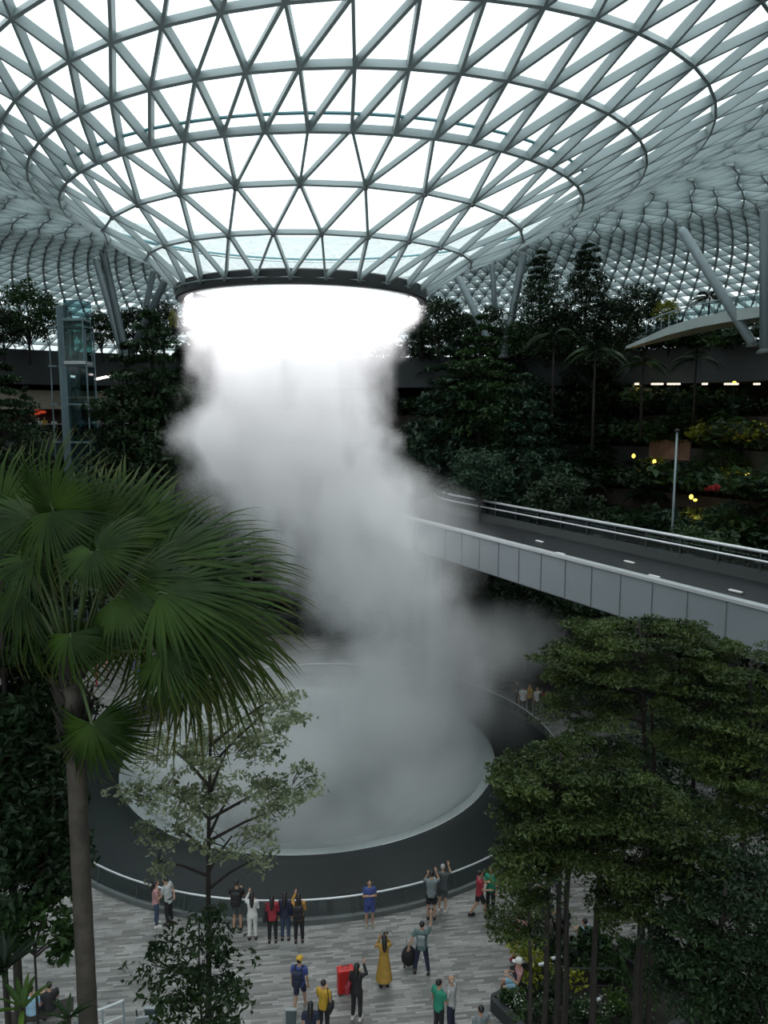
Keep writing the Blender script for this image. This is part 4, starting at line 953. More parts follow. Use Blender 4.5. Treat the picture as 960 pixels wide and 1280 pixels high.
FR = [  # hub px, py, Y ; tip px, py, Y ; variant ; facing (x, y, z) of the upper side
 (66, 636, 10.4, 22, 548, 10.2, 0, (-.5, -.8, .5)), (62, 640, 10.3, 48, 735, 9.7, 1, (-.2, -.9, .3)), (40, 650, 10.8, -50, 610, 11, 1, (-.3, -.5, .8)),
 (112, 680, 10.6, 120, 568, 10.9, 2, (.1, -.8, .6)), (150, 672, 10.8, 205, 575, 11.2, 2, (.2, -.75, .6)), (190, 690, 10.8, 262, 612, 11.3, 2, (.2, -.7, .7)),
 (200, 705, 10.4, 330, 635, 10.6, 1, (.1, -.6, .8)), (215, 720, 10.8, 368, 662, 11.2, 1, (.1, -.55, .8)), (220, 735, 10.3, 378, 700, 10.4, 1, (0, -.6, .8)), (225, 755, 10.2, 380, 742, 10.4, 1, (0, -.6, .8)), (225, 770, 10.6, 380, 785, 10.8, 1, (0, -.6, .8)),
 (235, 785, 10.9, 374, 835, 10.7, 3, (.2, -.6, .6)), (245, 775, 11.2, 362, 862, 11.0, 3, (.2, -.6, .6)), (200, 740, 9.8, 330, 770, 9.6, 1, (0, -.7, .7)),
 (208, 814, 9.6, 262, 898, 9.3, 3, (.2, -.85, .45)), (205, 814, 9.6, 215, 880, 9.0, 3, (0, -.9, .4)),
 (88, 792, 9.5, 92, 872, 9.2, 3, (0, -.95, .3)), (115, 904, 9.5, 170, 975, 9.4, 3, (.2, -.9, .3)), (114, 904, 9.7, 108, 1005, 9.6, 3, (0, -.95, .2)),
 (40, 700, 10.2, -45, 720, 10.2, 1, (-.1, -.7, .7)), (30, 745, 10.6, -50, 810, 10.4, 1, (-.2, -.7, .6)), (50, 770, 11.0, 0, 850, 10.8, 3, (-.2, -.8, .4)),
 (115, 690, 9.6, 88, 738, 9.2, 0, (0, -.9, .4)), (120, 688, 9.7, 180, 680, 9.5, 0, (.1, -.8, .5)), (150, 744, 9.8, 212, 786, 9.5, 0, (.1, -.85, .5)), (165, 725, 10.0, 240, 715, 9.8, 0, (.1, -.7, .6)),
 (0, 640, 11.2, -30, 560, 11.2, 0, (-.2, -.7, .6)), (20, 690, 11.5, 70, 610, 11.9, 2, (0, -.6, .7)), (170, 770, 11.2, 250, 850, 11.4, 3, (.2, -.6, .6)), (130, 780, 11.4, 150, 870, 11.6, 3, (.1, -.7, .5)),
 (200, 740, 11.6, 310, 700, 12.2, 2, (.1, -.5, .8)), (150, 700, 11.6, 150, 620, 12.2, 2, (.1, -.5, .8)), (90, 720, 11.0, 95, 640, 11.2, 0, (0, -.8, .6)),
]
crown_c = P(92, 838, 10.3) - o0
pet = mat('frond_stalk', (.045, .075, .02), .5, var=.2)
for i, (hx, hy, hY, tx, ty, tY, v, nn) in enumerate(FR):
    h_, t_ = P(hx, hy, hY) - o0, P(tx, ty, tY) - o0
    d = t_ - h_; L = d.length * 1.02; d.normalize(); nn = Vector(nn); nn = (nn - d * nn.dot(d)).normalized(); y_ = nn.cross(d)
    fr_ = bpy.data.objects.new('frond', FAN[v]); COL.objects.link(fr_); fr_.parent = palm
    Mx = Matrix((d, y_, nn)).transposed().to_4x4(); fr_.matrix_local = Matrix.Translation(h_) @ Mx @ Matrix.Scale(L, 4)
    mid = crown_c.lerp(h_, .55) + Vector((0, 0, .12)); q = MB(); q.tube([crown_c, mid, h_, h_ + d * .08 * L], [.035, .024, .016, .008], 6)
    st_ = q.mesh('stalk', True); so = link('stalk', st_, pet, fr_); so.matrix_parent_inverse = Matrix.Identity(4)
    so.matrix_local = (Matrix.Translation(h_) @ Mx @ Matrix.Scale(L, 4)).inverted()
# small palms at lower left corner
def small_plant(px, py, Y, label, n=14, L=1.0, seed=0, leaf='mid'):
    r = np.random.default_rng(seed); b = P(px, py, Y); t = thing('spiky_plant', label, 'plant', b); m = MB()
    for i in range(n):
        a = r.uniform(0, 6.28); el = r.uniform(.3, 1.3); pp = []; d = Vector((math.cos(a), math.sin(a), 0)); s = Vector((-d.y, d.x, 0)); pv_ = []
        for k in range(6):
            f = k / 5; c = d * L * f * math.cos(el) + Vector((0, 0, L * (f * math.sin(el) - .35 * f * f))); w = .06 * L * math.sin(math.pi * (.12 + .86 * f)); pv_ += [c - s * w, c + Vector((0, 0, -w * .4)), c + s * w]
        m.add(pv_, [(3 * k + e, 3 * k + 1 + e, 3 * k + 4 + e, 3 * k + 3 + e) for k in range(5) for e in (0, 1)])
    m.build('leaves', LEAF[leaf], t); MB().tube([(0, 0, -b.z if b.z < 8 else -2), (0, 0, .05)], [.05, .04], 6).build('stem', M['bark'], t)
small_plant(6, 1215, 9.6, 'spiky-leaved plant at the lower left edge', 22, .75, 1, 'dark')
small_plant(28, 1262, 9.4, 'broad-leaved plant at the lower left corner, pale green blade', 12, .6, 2, 'bright')
small_plant(85, 1275, 9.4, 'small dark plant beside the palm trunk foot', 16, .45, 3, 'mid')

# ------------------------------------------------------------------ planting bed and barriers at lower right
bed = thing('planter_bed', 'low dark stone planter at the foot of the grove, lower right', 'planter', (0, 0, 0))
c1, c2, c3 = G(616, 1262, .0), G(690, 1222, .0), G(760, 1300, .0)
u = (c2 - c1).normalized(); w_ = Vector((u.y, -u.x, 0)); 
m = MB(); A = c1; B_ = c2 + u * 2.2; C_ = B_ + w_ * 3.4; D_ = A + w_ * 3.4
def poly_wall(m, a, b, h, th): m.beam(a + Vector((0, 0, h / 2)), b + Vector((0, 0, h / 2)), th, h)
for a, b in ((A, B_), (B_, C_), (C_, D_), (D_, A)): poly_wall(m, a, b, .42, .22)
m.build('stone_edge', M['concrete'], bed, bevel=.02)
m = MB(); m.add([A + Vector((0, 0, .3)), B_ + Vector((0, 0, .3)), C_ + Vector((0, 0, .3)), D_ + Vector((0, 0, .3))], [(0, 1, 2, 3)]); m.build('soil', M['soil'], bed)
PL = [(0.4, .6, 'white', .8), (1.2, .9, 'dark', 1.0), (2.1, .5, 'white', .8), (3.0, 1.0, 'mid', .9), (3.8, .6, 'dark', 1.1), (.8, 1.9, 'dark', 1.0), (1.9, 2.0, 'white', .9), (2.9, 2.2, 'bright', .8), (4.0, 1.9, 'mid', 1.0), (1.3, 2.9, 'mid', .9), (2.6, 3.0, 'dark', .8)]
nms = {'white': 'white-flowering low bush', 'dark': 'dark low bush', 'mid': 'green low bush', 'bright': 'fresh green low bush'}
cnt = {}
for i, (a_1, b_1, lf, s_1) in enumerate(PL):
    p = A + u * a_1 + w_ * b_1; p.z = .26; x, y = px_of(p)
    t = tree_at('shrub', p, s_1 * .62, lf if lf != 'white' else 'mid', 'flowering_shrub' if lf == 'white' else 'shrub', 1.15)
    if lf == 'white':
        c = np.concatenate([cluster(rng, (rng.normal() * .45, rng.normal() * .45, .85), (.3, .3, .25), 9) for _ in range(9)])
        link('blossoms', leaf_mesh('blossoms', c, .10, .8, .2, seed=i), LEAF['white'], t)
    t['category'] = 'shrub'; t['label'] = '%s in the dark stone planter, %s from the near corner' % (nms[lf], WORD[i]); t['group'] = 'bushes in the dark stone planter'
# pale bushes behind the trunks
for i, (px, py, lf, s_1, lab) in enumerate([(660, 1128, 'pale', 1.1, 'pale variegated shrub on the paving behind the slim trunks'), (757, 1185, 'mid', 1.2, 'mid-green shrub in a round pot right of the thick trunk'), (700, 1180, 'dark', 1.1, 'dark shrub between the slim trunks'), (668, 1208, 'yellow', 1.0, 'yellow-green shrub directly behind the seated man')]):
    t = tree_at('shrub', G(px, py + 22), s_1, lf, 'potted_shrub', .85); t['category'] = 'shrub'; t['label'] = lab
    MB().lathe([(.001, 0), (.34, 0), (.42, .42), (.36, .42), (.34, .36), (.001, .34)], 16).build('pot', M['black'], t, smooth=True)
# dark ramp slab and low barrier
a, b = G(690, 1205, .0), G(775, 1185, .0)
rs = MB().box((0, 0, .06), (5.5, 3.0, .12)).build('dark_platform', M['apron'], bevel=.02); rs.location = G(770, 1235); rs.rotation_euler = (0, 0, .25); tag(rs, 'flat dark stone platform beside the grove, lower right', 'platform')
bt = thing('barrier', 'thin dark metal barrier frame on the dark platform between the trunks', 'barrier', G(742, 1258))
m = MB(); m.tube([(-.75, 0, .1), (-.75, 0, 1.2), (.55, 0, 1.2), (.55, 0, .1)], .03, 6); m.build('frame', M['black'], bt); m = MB(); m.tube([(-.75, 0, .65), (.55, 0, .65)], .02, 6); m.build('crossbar', M['black'], bt)
for i, (px, py, lab) in enumerate([(679, 1218, 'left one of two short pale bars on small bollards beside the trunks'), (695, 1210, 'right one of two short pale bars on small bollards beside the trunks'), (743, 1266, 'pale bar on a small bollard low in front of the dark platform')]):
    p = G(px, py + 22); t = thing('bollard', lab, 'bollard', p); MB().tube([(0, 0, 0), (0, 0, .85)], .07, 8).build('post', M['black'], t); m = MB(); m.beam((-.16, 0, .88), (.16, .1, .88), .08, .05); m.build('top_bar', M['white_line'], t)
# stanchions and panels at lower left-centre
for i, (px, py, Y_, w, lab) in enumerate([(190, 1262, 15.3, .34, 'upright grey metal panel on the paving at the lower left, right of the fence end'), (364, 1264, 15.3, .28, 'upright grey metal panel on the paving below the boy in the yellow cap')]):
    p = G(px, py + 30); t = thing('metal_panel', lab, 'panel', p); tt = p.z
    MB().box((0, 0, .38), (w, .08, .76)).build('panel', M['column_dark'], t, bevel=.015)
    MB().box((0, 0, .78), (w + .02, .10, .03)).build('cap', M['panel'], t); MB().box((0, 0, .02), (w + .15, .35, .04)).build('foot', M['black'], t)
fp = [G(x, y + 31) for x, y in ((100, 1282), (130, 1274), (156, 1263))]
fe = thing('low_fence', 'low metal fence with a pale top rail at the lower left beside the palm trunk', 'fence', (0, 0, 0))
m = MB(); m.tube([p + Vector((0, 0, 1.05)) for p in fp], .035, 6); m.tube([p + Vector((0, 0, .6)) for p in fp], .02, 6); m.build('rail', M['white_line'], fe)
for p in fp: o = MB().tube([(0, 0, 0), (0, 0, 1.05)], .03, 6).build('post', M['column'], fe); o.location = p
p = G(170, 1272 + 28); t = thing('tilted_panel', 'grey metal panel leaning beside the end of the low fence', 'panel', p)
o = MB().box((0, 0, .5), (.5, .05, .9)).build('panel', M['panel'], t, bevel=.01); o.rotation_euler = (.35, .25, .5); MB().tube([(0, .3, 0), (0, .12, .8)], .02, 6).build('prop', M['black'], t)

# ------------------------------------------------------------------ people
def pmat(key, col, rough=.75):
    k = 'cloth_' + key
    if k not in M: M[k] = mat(k, col, rough, var=.15, scale=6)
    return M[k]
SKIN = mat('skin', (.42, .25, .17), .55, var=.05); SKIN2 = mat('skin_tan', (.28, .16, .10), .55, var=.05)
HAIR = {'black': mat('hair_black', (.010, .009, .009), .45), 'grey': mat('hair_grey', (.32, .32, .31), .6), 'white': mat('hair_white', (.62, .60, .55), .6), 'brown': mat('hair_brown', (.05, .03, .02), .5)}
C_ = {'white': (.60, .60, .58), 'black': (.012, .012, .014), 'jeans': (.035, .055, .10), 'red': (.28, .025, .04), 'pink': (.42, .22, .22), 'yellow': (.50, .30, .03), 'mustard': (.36, .215, .04), 'blue': (.045, .07, .24),
      'grey': (.17, .20, .21), 'dark_grey': (.06, .07, .075), 'teal_grey': (.10, .16, .16), 'green': (.02, .22, .14), 'khaki': (.22, .20, .16), 'light_blue': (.25, .42, .55), 'navy': (.015, .02, .045), 'orange': (.50, .26, .06), 'pale_grey': (.38, .39, .39), 'tan': (.30, .25, .20)}
def remesh(o, vox):
    r = o.modifiers.new('remesh', 'REMESH'); r.mode = 'VOXEL'; r.voxel_size = vox; r.use_smooth_shade = True
    s = o.modifiers.new('smooth', 'SMOOTH'); s.factor = .5; s.iterations = 2
    return o
def loft(m, secs, n=14):
    """secs: (centre, rx, ry) ellipses stacked, front of body is +y"""
    vs = []
    for c, rx, ry in secs:
        for k in range(n):
            a = 2 * math.pi * k / n; vs.append((c[0] + rx * math.cos(a), c[1] + ry * math.sin(a), c[2]))
    fs = [(i * n + k, i * n + (k + 1) % n, (i + 1) * n + (k + 1) % n, (i + 1) * n + k) for i in range(len(secs) - 1) for k in range(n)]
    fs += [tuple(range(n - 1, -1, -1)), tuple((len(secs) - 1) * n + k for k in range(n))]
    m.add(vs, fs)
ARM = {  # elbow and wrist relative to the right shoulder (x outward), and hand direction
 'down': ((.05, -.02, -.28), (.06, .05, -.53), (0, .1, -1)),
 'raised': ((.06, .20, -.08), (-.06, .30, .14), (-.2, .3, 1)),
 'high': ((.08, .10, .25), (.06, .16, .50), (0, .3, 1)),
 'front': ((.04, .06, -.27), (-.08, .28, -.16), (-.4, 1, .2)),
 'crossed': ((.05, .04, -.26), (-.20, .19, -.16), (-1, .2, .1)),
 'bag': ((.12, -.05, -.26), (.20, -.08, -.50), (.2, 0, -1)),
 'push': ((.05, .05, -.27), (.02, .30, -.30), (0, 1, -.1)),
 'back': ((.10, -.05, -.26), (.0, -.16, -.40), (-.5, -.3, -1)),
 'out': ((.18, .06, -.18), (.38, .14, -.22), (1, .2, 0)),
 'face': ((.07, .16, -.14), (-.07, .17, .12), (-.1, .1, 1)),
}
def person(label, p, yaw, h=1.68, top='white', bottom='jeans', hair='black', long_hair=False, arms=('down', 'down'), legs='stand', dress=False, shorts=False, sleeves='short',
           hat=None, skin=None, vest=None, lean=0.0, woman=False, far=False, bald=False, shoe='black', head_tilt=0.0, jacket=False):
    sk = skin or SKIN; K = h / 1.70
    t = thing('person', label, 'person', (p[0], p[1], p[2] if len(p) > 2 else 0.0), yaw); t.scale = (K, K, K)
    vox = .022 if far else .0125
    sw = .165 if woman else .19
    hipz = .92
    if legs == 'sit': hipz = .50
    ly = lean
    def tz(z): return hipz + (z - .92)
    def ty(z): return ly * (z - .92)
    # legs
    L = {}
    for s in (-1, 1):
        hp = Vector((s * .09, 0, hipz - .02))
        if legs == 'stand': kn, an = Vector((s * .10, .02, .49)), Vector((s * .11, -.02, .09))
        elif legs == 'walk': kn, an = (Vector((s * .09, .16, .52)), Vector((s * .09, .22, .10))) if s > 0 else (Vector((s * .09, -.06, .50)), Vector((s * .09, -.30, .13)))
        elif legs == 'apart': kn, an = Vector((s * .15, .02, .50)), Vector((s * .21, -.02, .09))
        elif legs == 'sit': kn, an = Vector((s * .12, .42, .50 if s > 0 else .47)), Vector((s * .12, .40 + .12 * s, .09))
        L[s] = (hp, kn, an)
    # head frame
    hc = Vector((0, ty(1.60) + .015 + head_tilt, tz(1.60)))
    nk = Vector((0, ty(1.44), tz(1.44)))
    b = MB()
    loft(b, [((0, 0, tz(.84)), .13, .09), ((0, 0, tz(.92)), .155, .11), ((0, ty(1.08), tz(1.08)), .125 if woman else .14, .09), ((0, ty(1.26), tz(1.26)), .15 if woman else .165, .11), ((0, ty(1.38), tz(1.38)), sw - .02, .10), ((0, ty(1.43), tz(1.43)), .09, .07)])
    b.tube([nk - Vector((0, 0, .03)), nk + Vector((0, .005, .05)), hc - Vector((0, .01, .06))], [.062, .052, .054], 10)
    b.ball(hc + Vector((0, 0, .02)), (.074, .092, .098), 14, 10); b.ball(hc + Vector((0, .03, -.065)), (.052, .058, .052), 10, 8)   # skull, jaw
    b.ball(hc + Vector((0, .103, -.012)), (.014, .020, .022), 6, 5)                               # nose
    for s in (-1, 1): b.ball(hc + Vector((s * .076, -.005, -.005)), (.014, .022, .032), 6, 5)     # ears
    hands = {}
    for s, pose in ((-1, arms[0]), (1, arms[1])):
        e_, w_, hd = [Vector((v[0] * s, v[1], v[2])) for v in ARM[pose]]
        sh = Vector((s * sw, ty(1.39), tz(1.385))); el = sh + e_; wr = sh + w_; hd.normalize()
        b.tube([sh - Vector((s * .03, 0, 0)), sh.lerp(el, .35), el], [.050, .047, .038], 10); b.tube([el, el.lerp(wr, .35), wr], [.038, .037, .026], 10)
        b.ball(sh, .052, 8, 6); b.ball(el, .038, 8, 6)
        side = hd.cross(Vector((0, 1, 0)) if abs(hd.y) < .8 else Vector((0, 0, 1))).normalized(); palm_ = wr + hd * .055
        bn = hd.cross(side)
        b.tube([wr - hd * .01, wr + hd * .03, wr + hd * .09], [.026, .036, .038], 8)
        if not far:
            for q in range(4):
                o_ = side * ((q - 1.5) * .021); ln = (.065, .078, .072, .055)[q]; r0 = wr + hd * .085 + o_
                b.tube([r0, r0 + hd * ln * .5 + bn * .006, r0 + hd * ln + bn * .022], [.0115, .0105, .0085], 6)
            r0 = wr + hd * .03 - side * .03 * s
            b.tube([r0, r0 - side * .022 * s + hd * .03, r0 - side * .028 * s + hd * .06 + bn * .01], [.013, .012, .010], 6)
        hands[s] = (sh, el, wr, palm_, hd)
    for s in (-1, 1):
        hp, kn, an = L[s]
        b.tube([hp, hp.lerp(kn, .4), kn], [.086, .075, .055], 10); b.tube([kn, kn.lerp(an, .35), an], [.055, .054, .037], 10); b.ball(kn, .056, 8, 6)
        b.ball(an + Vector((0, .05, -.045)), (.042, .12, .042), 10, 6)
    body = b.build('body', sk, t); remesh(body, vox)
    # clothes
    c = MB(); g = .018
    if dress:
        loft(c, [((0, ty(.3), .22 if not far else .22), .27, .25), ((0, 0, .5), .23, .20), ((0, 0, tz(.84)), .18, .14), ((0, 0, tz(.95)), .165, .13), ((0, ty(1.08), tz(1.08)), .14, .11), ((0, ty(1.28), tz(1.28)), .168, .128), ((0, ty(1.39), tz(1.39)), sw - .01, .115), ((0, ty(1.435), tz(1.435)), .09, .08)], 18)
    else:
        loft(c, [((0, 0, tz(.82)), .168, .130), ((0, 0, tz(.93)), .170, .132), ((0, ty(1.08), tz(1.08)), .148 if woman else .162, .112), ((0, ty(1.28), tz(1.28)), .17 if woman else .188, .130), ((0, ty(1.39), tz(1.39)), sw - .005, .118), ((0, ty(1.44), tz(1.44)), .085, .078)], 16)
    for s in (-1, 1):
        sh, el, wr, pa, hd = hands[s]; c.ball(sh, .068, 8, 6)
        if sleeves == 'long': c.tube([sh, el, wr], [.068, .054, .040], 10); c.ball(el, .054, 8, 6)
        elif sleeves == 'short': c.tube([sh, sh.lerp(el, .62)], [.068, .062], 10)
    cl = c.build('dress' if dress else 'top', pmat(top, C_[top]), t); remesh(cl, vox * 1.15)
    if not dress or legs == 'sit':
        c = MB(); loft(c, [((0, 0, hipz - .12), .15, .115), ((0, 0, hipz), .166, .128), ((0, 0, hipz + .10), .158, .12)], 14)
        for s in (-1, 1):
            hp, kn, an = L[s]
            if shorts: c.tube([hp, kn + (hp - kn) * .12], [.10, .085], 10)
            else: c.tube([hp, kn, an + Vector((0, 0, .03))], [.10, .073, .058], 10); c.ball(kn, .072, 8, 6)
        remesh(c.build('shorts' if shorts else 'trousers', pmat(bottom, C_[bottom]), t), vox * 1.15)
    for s in (-1, 1):
        an = L[s][2]; c = MB(); c.ball(an + Vector((0, .05, -.048)), (.052, .135, .044), 10, 6); c.box(an + Vector((0, .05, -.08)), (.08, .25, .024)); c.build('shoe', pmat(shoe, C_[shoe]), t, smooth=False)
    # hair, eyes, hat
    hm = HAIR[hair]
    if not bald:
        c = MB(); c.ball(hc + Vector((0, -.012, .035)), (.084, .098, .096), 12, 8)
        if long_hair:
            c.tube([hc + Vector((0, -.055, .04)), hc + Vector((0, -.085, -.08)), hc + Vector((0, -.125, -.24)), hc + Vector((0, -.125, -.38))], [.075, .085, .075, .035], 10)
        hh = c.build('hair', hm, t); remesh(hh, vox * 1.2)
        # keep the face clear of hair
        body.location = (0, 0, 0); hh.location = (0, -.012, .006)
    else:
        c = MB(); c.tube([hc + Vector((-.078, .0, .0)), hc + Vector((-.06, -.06, .0)), hc + Vector((0, -.09, .0)), hc + Vector((.06, -.06, .0)), hc + Vector((.078, .0, .0))], [.014, .024, .028, .024, .014], 8); c.build('hair', hm, t, smooth=True)
    if not far:
        for s in (-1, 1): MB().ball(hc + Vector((s * .030, .093, .012)), (.010, .006, .007), 6, 4).build('eye', M['black'], t)
        MB().ball(hc + Vector((0, .096, -.052)), (.022, .006, .006), 6, 4).build('mouth', pmat('lip', (.35, .09, .08)), t)
    if hat:
        c = MB(); c.lathe([(.100, .0), (.102, .04), (.088, .085), (.05, .112), (.001, .12)], 14, tuple(hc + Vector((0, -.005, .035))))
        c.add([hc + Vector(v) for v in ((-.075, .07, .045), (.075, .07, .045), (.06, .175, .035), (0, .195, .035), (-.06, .175, .035), (-.075, .07, .055), (.075, .07, .055), (.06, .175, .045), (0, .195, .045), (-.06, .175, .045))],
              [(4, 3, 2, 1, 0), (5, 6, 7, 8, 9), (0, 1, 6, 5), (1, 2, 7, 6), (2, 3, 8, 7), (3, 4, 9, 8), (4, 0, 5, 9)])
        c.build('cap', pmat(hat, C_[hat]), t, smooth=False)
    if vest:
        c = MB(); loft(c, [((0, 0, tz(.93)), .178, .140), ((0, ty(1.08), tz(1.08)), .172, .122), ((0, ty(1.28), tz(1.28)), .198, .140), ((0, ty(1.40), tz(1.40)), .15, .12)], 16)
        remesh(c.build('vest', pmat(vest, C_[vest]), t), vox * 1.2)
    t['_hands'] = [list(hands[-1][3]), list(hands[1][3])]
    def w(v): return Matrix.Translation(t.location) @ Matrix.Rotation(yaw, 4, 'Z') @ Matrix.Scale(K, 4) @ Vector(v)
    res = {'L': w(hands[-1][3] + hands[-1][4] * .05), 'R': w(hands[1][3] + hands[1][4] * .05), 'back': w((0, -.24 + ty(1.2), tz(1.2))), 'yaw': yaw, 'K': K, 't': t, 'w': w, 'hc': w(hc)}
    del t['_hands']
    return res
def backpack(pr, col, label):
    o = thing('backpack', label, 'bag', pr['back'], pr['yaw']); o.scale = (pr['K'],) * 3
    m = MB(); m.box((0, .0, 0), (.30, .17, .46)); m.build('bag', pmat(col, C_[col]), o, bevel=.06)
    m = MB(); m.box((0, -.11, -.08), (.22, .07, .22)); m.build('pocket', pmat(col, C_[col]), o, bevel=.03)
    for s in (-1, 1):
        m = MB(); m.tube([(s * .10, .08, .20), (s * .11, .22, .27), (s * .12, .375, .16), (s * .13, .36, -.02), (s * .13, .20, -.14), (s * .11, .08, -.17)], .018, 6); m.build('strap', pmat('black', C_['black']), o, smooth=True)
def phone(pr, side, label):
    o = thing('phone', label, 'phone', pr[side], pr['yaw']); MB().box((0, .02, .02), (.15, .010, .078)).build('casing', M['black'], o, bevel=.004); MB().box((0, .013, .02), (.13, .004, .066)).build('screen', mat('phone_screen', (.02, .03, .04), .1) if 'phone_s' not in M else M['phone_s'], o)
def shoulder_bag(pr, col, label, side=1):
    p = pr['w']((side * .24, -.06, .95)); o = thing('shoulder_bag', label, 'bag', p, pr['yaw']); MB().box((0, 0, 0), (.13, .30, .24)).build('bag', pmat(col, C_[col]), o, bevel=.04)
    MB().tube([(0, .12, .1), (-side * .02, .10, .35), (-side * .11, .04, .52), (-side * .02, -.08, .35), (0, -.12, .1)], .012, 6).build('strap', pmat('black', C_['black']), o)
W_ = math.pi
q1 = person('woman in pink top and blue jeans at the railing, looking at a phone, at left', G(196, 1157), -1.2, 1.60, 'pink', 'jeans', long_hair=True, arms=('front', 'front'), woman=True, head_tilt=.02, shoe='white'); phone(q1, 'R', 'phone held by the woman in the pink top at the railing')
q2 = person('person in pale loose shirt and black trousers leaning towards the woman in pink', G(212, 1155), 1.2, 1.66, 'pale_grey', 'black', arms=('front', 'back'), lean=.15, shoe='black')
q = person('dark-clothed man in shorts seen behind the trunk of the slender tree', G(297, 1161), 0, 1.72, 'black', 'dark_grey', arms=('front', 'front'), shorts=True); backpack(q, 'black', 'black backpack on the dark-clothed man behind the slender tree')
q = person('woman in white shirt and white cropped trousers with long dark hair', G(316, 1173), .1, 1.60, 'white', 'white', long_hair=True, arms=('raised', 'front'), woman=True, sleeves='long')
q = person('woman in red top and black trousers with long dark hair at the railing', G(341, 1177), .05, 1.62, 'red', 'black', long_hair=True, arms=('front', 'front'), woman=True, sleeves='long'); shoulder_bag(q, 'black', 'black shoulder bag of the woman in the red top', -1)
q = person('woman in dark top and blue jeans between the red top and the yellow top', G(357, 1174), 0, 1.62, 'navy', 'jeans', long_hair=True, arms=('down', 'down'), woman=True, sleeves='long')
q = person('person in yellow top and black trousers lifting a phone beside the woman in jeans', G(374, 1177), .1, 1.66, 'orange', 'black', arms=('raised', 'front'), sleeves='long', woman=True, long_hair=True); backpack(q, 'black', 'dark backpack on the person in yellow top lifting a phone'); phone(q, 'L', 'phone lifted by the person in yellow top and dark backpack')
q = person('woman in blue top and blue shorts facing the camera with folded arms at the railing', G(462, 1157), W_ + .1, 1.64, 'blue', 'blue', arms=('crossed', 'crossed'), shorts=True, woman=True, legs='stand', shoe='tan')
q = person('man in grey t-shirt and black shorts taking a picture over the railing', G(539, 1148), -.1, 1.70, 'grey', 'black', arms=('face', 'raised'), shorts=True, legs='stand'); phone(q, 'R', 'phone raised by the man in grey t-shirt and black shorts')
q = person('person in dark grey clothes beside the man in black shorts at the railing', G(553, 1138), -.3, 1.68, 'dark_grey', 'dark_grey', arms=('down', 'raised'), shorts=True, hair='grey', shoe='white')
q = person('woman in red top and dark shorts walking along the railing beside the grove', G(599, 1146), -1.4, 1.66, 'red', 'black', arms=('front', 'push'), shorts=True, woman=True, legs='walk')
q = person('person in green top half hidden by leaves beside the railing', G(613, 1140), 2.6, 1.62, 'green', 'black', arms=('down', 'front'), woman=True)
q = person('woman in long mustard yellow dress with long dark hair taking a picture', G(480, 1232), .15, 1.62, 'mustard', 'mustard', dress=True, long_hair=True, arms=('face', 'face'), woman=True, sleeves='long'); phone(q, 'R', 'phone held up by the woman in the mustard dress')
q = person('man in grey-green t-shirt and dark jeans reaching a phone high with one arm', G(527, 1216), -.15, 1.68, 'teal_grey', 'navy', arms=('bag', 'high'), legs='apart'); phone(q, 'R', 'phone held high by the man with the black wheeled bag'); 
bpk = thing('backpack', 'small grey drawstring backpack on the man reaching his phone high', 'bag', q['back'], q['yaw']); MB().box((0, .04, .02), (.24, .10, .32)).build('bag', pmat('pale_grey2', (.2, .24, .25)), bpk, bevel=.04); MB().tube([(-.1, .06, .16), (-.1, .18, .24), (-.12, .34, .14)], .008, 5).build('strap', M['black'], bpk); MB().tube([(.1, .06, .16), (.1, .18, .24), (.12, .34, .14)], .008, 5).build('strap', M['black'], bpk)
hl = q['L']
bgp = G(511, 1209); wb = thing('wheeled_bag', 'black rounded wheeled bag standing left of the man reaching high', 'suitcase', bgp, .2)
MB().ball((0, 0, .38), (.24, .15, .34), 14, 10).build('bag', pmat('black', C_['black']), wb, smooth=True); MB().tube([(-.07, .05, .60), (-.07, .02, .98), (.07, .02, .98), (.07, .05, .60)], .014, 6).build('handle', M['column'], wb)
for s in (-1, 1): MB().tube([(s * .12, 0, .05), (s * .16, 0, .05)], .05, 8).build('wheel', M['black'], wb)
q = person('boy in blue t-shirt and dark shorts wearing a yellow cap and walking away', G(375, 1262), -.2, 1.62, 'blue', 'navy', hat='yellow', arms=('down', 'down'), shorts=True, legs='walk', shoe='tan'); backpack(q, 'navy', 'dark backpack of the boy in the yellow cap')
q = person('person in yellow t-shirt with dark shoulder bag at the bottom edge', G(405, 1291), -.3, 1.58, 'yellow', 'black', arms=('front', 'down'), woman=True); shoulder_bag(q, 'black', 'dark shoulder bag of the person in yellow at the bottom edge', 1)
q = person('woman in black beside the red suitcase, hands at her head', G(446, 1273), -.3, 1.66, 'black', 'black', long_hair=True, arms=('front', 'raised'), woman=True, sleeves='long', lean=.05, shoe='white'); shoulder_bag(q, 'red', 'red bag hanging at the side of the woman in black', -1)
sc_ = thing('suitcase', 'large bright red suitcase standing on the paving beside the woman in black', 'suitcase', G(432, 1240), .25)
RM = mat('red_suitcase', (.50, .014, .010), .35, coat=.3)
MB().box((0, 0, .42), (.50, .30, .74)).build('shell', RM, sc_, bevel=.05)
m = MB(); [m.box((x, -.152, .42), (.03, .012, .62)) for x in (-.16, -.08, 0, .08, .16)]; m.build('ribs', mat('red_rib', (.42, .01, .01), .4), sc_)
MB().tube([(-.1, 0, .78), (-.1, 0, .86), (.1, 0, .86), (.1, 0, .78)], .014, 6).build('handle', M['black'], sc_)
for x in (-.2, .2):
    for y in (-.11, .11): MB().tube([(x - .02, y, .04), (x + .02, y, .04)], .04, 8).build('wheel', M['black'], sc_)
q = person('person in bright green t-shirt and black trousers at the bottom edge', G(548, 1295), -.9, 1.68, 'green', 'black', arms=('down', 'front'))
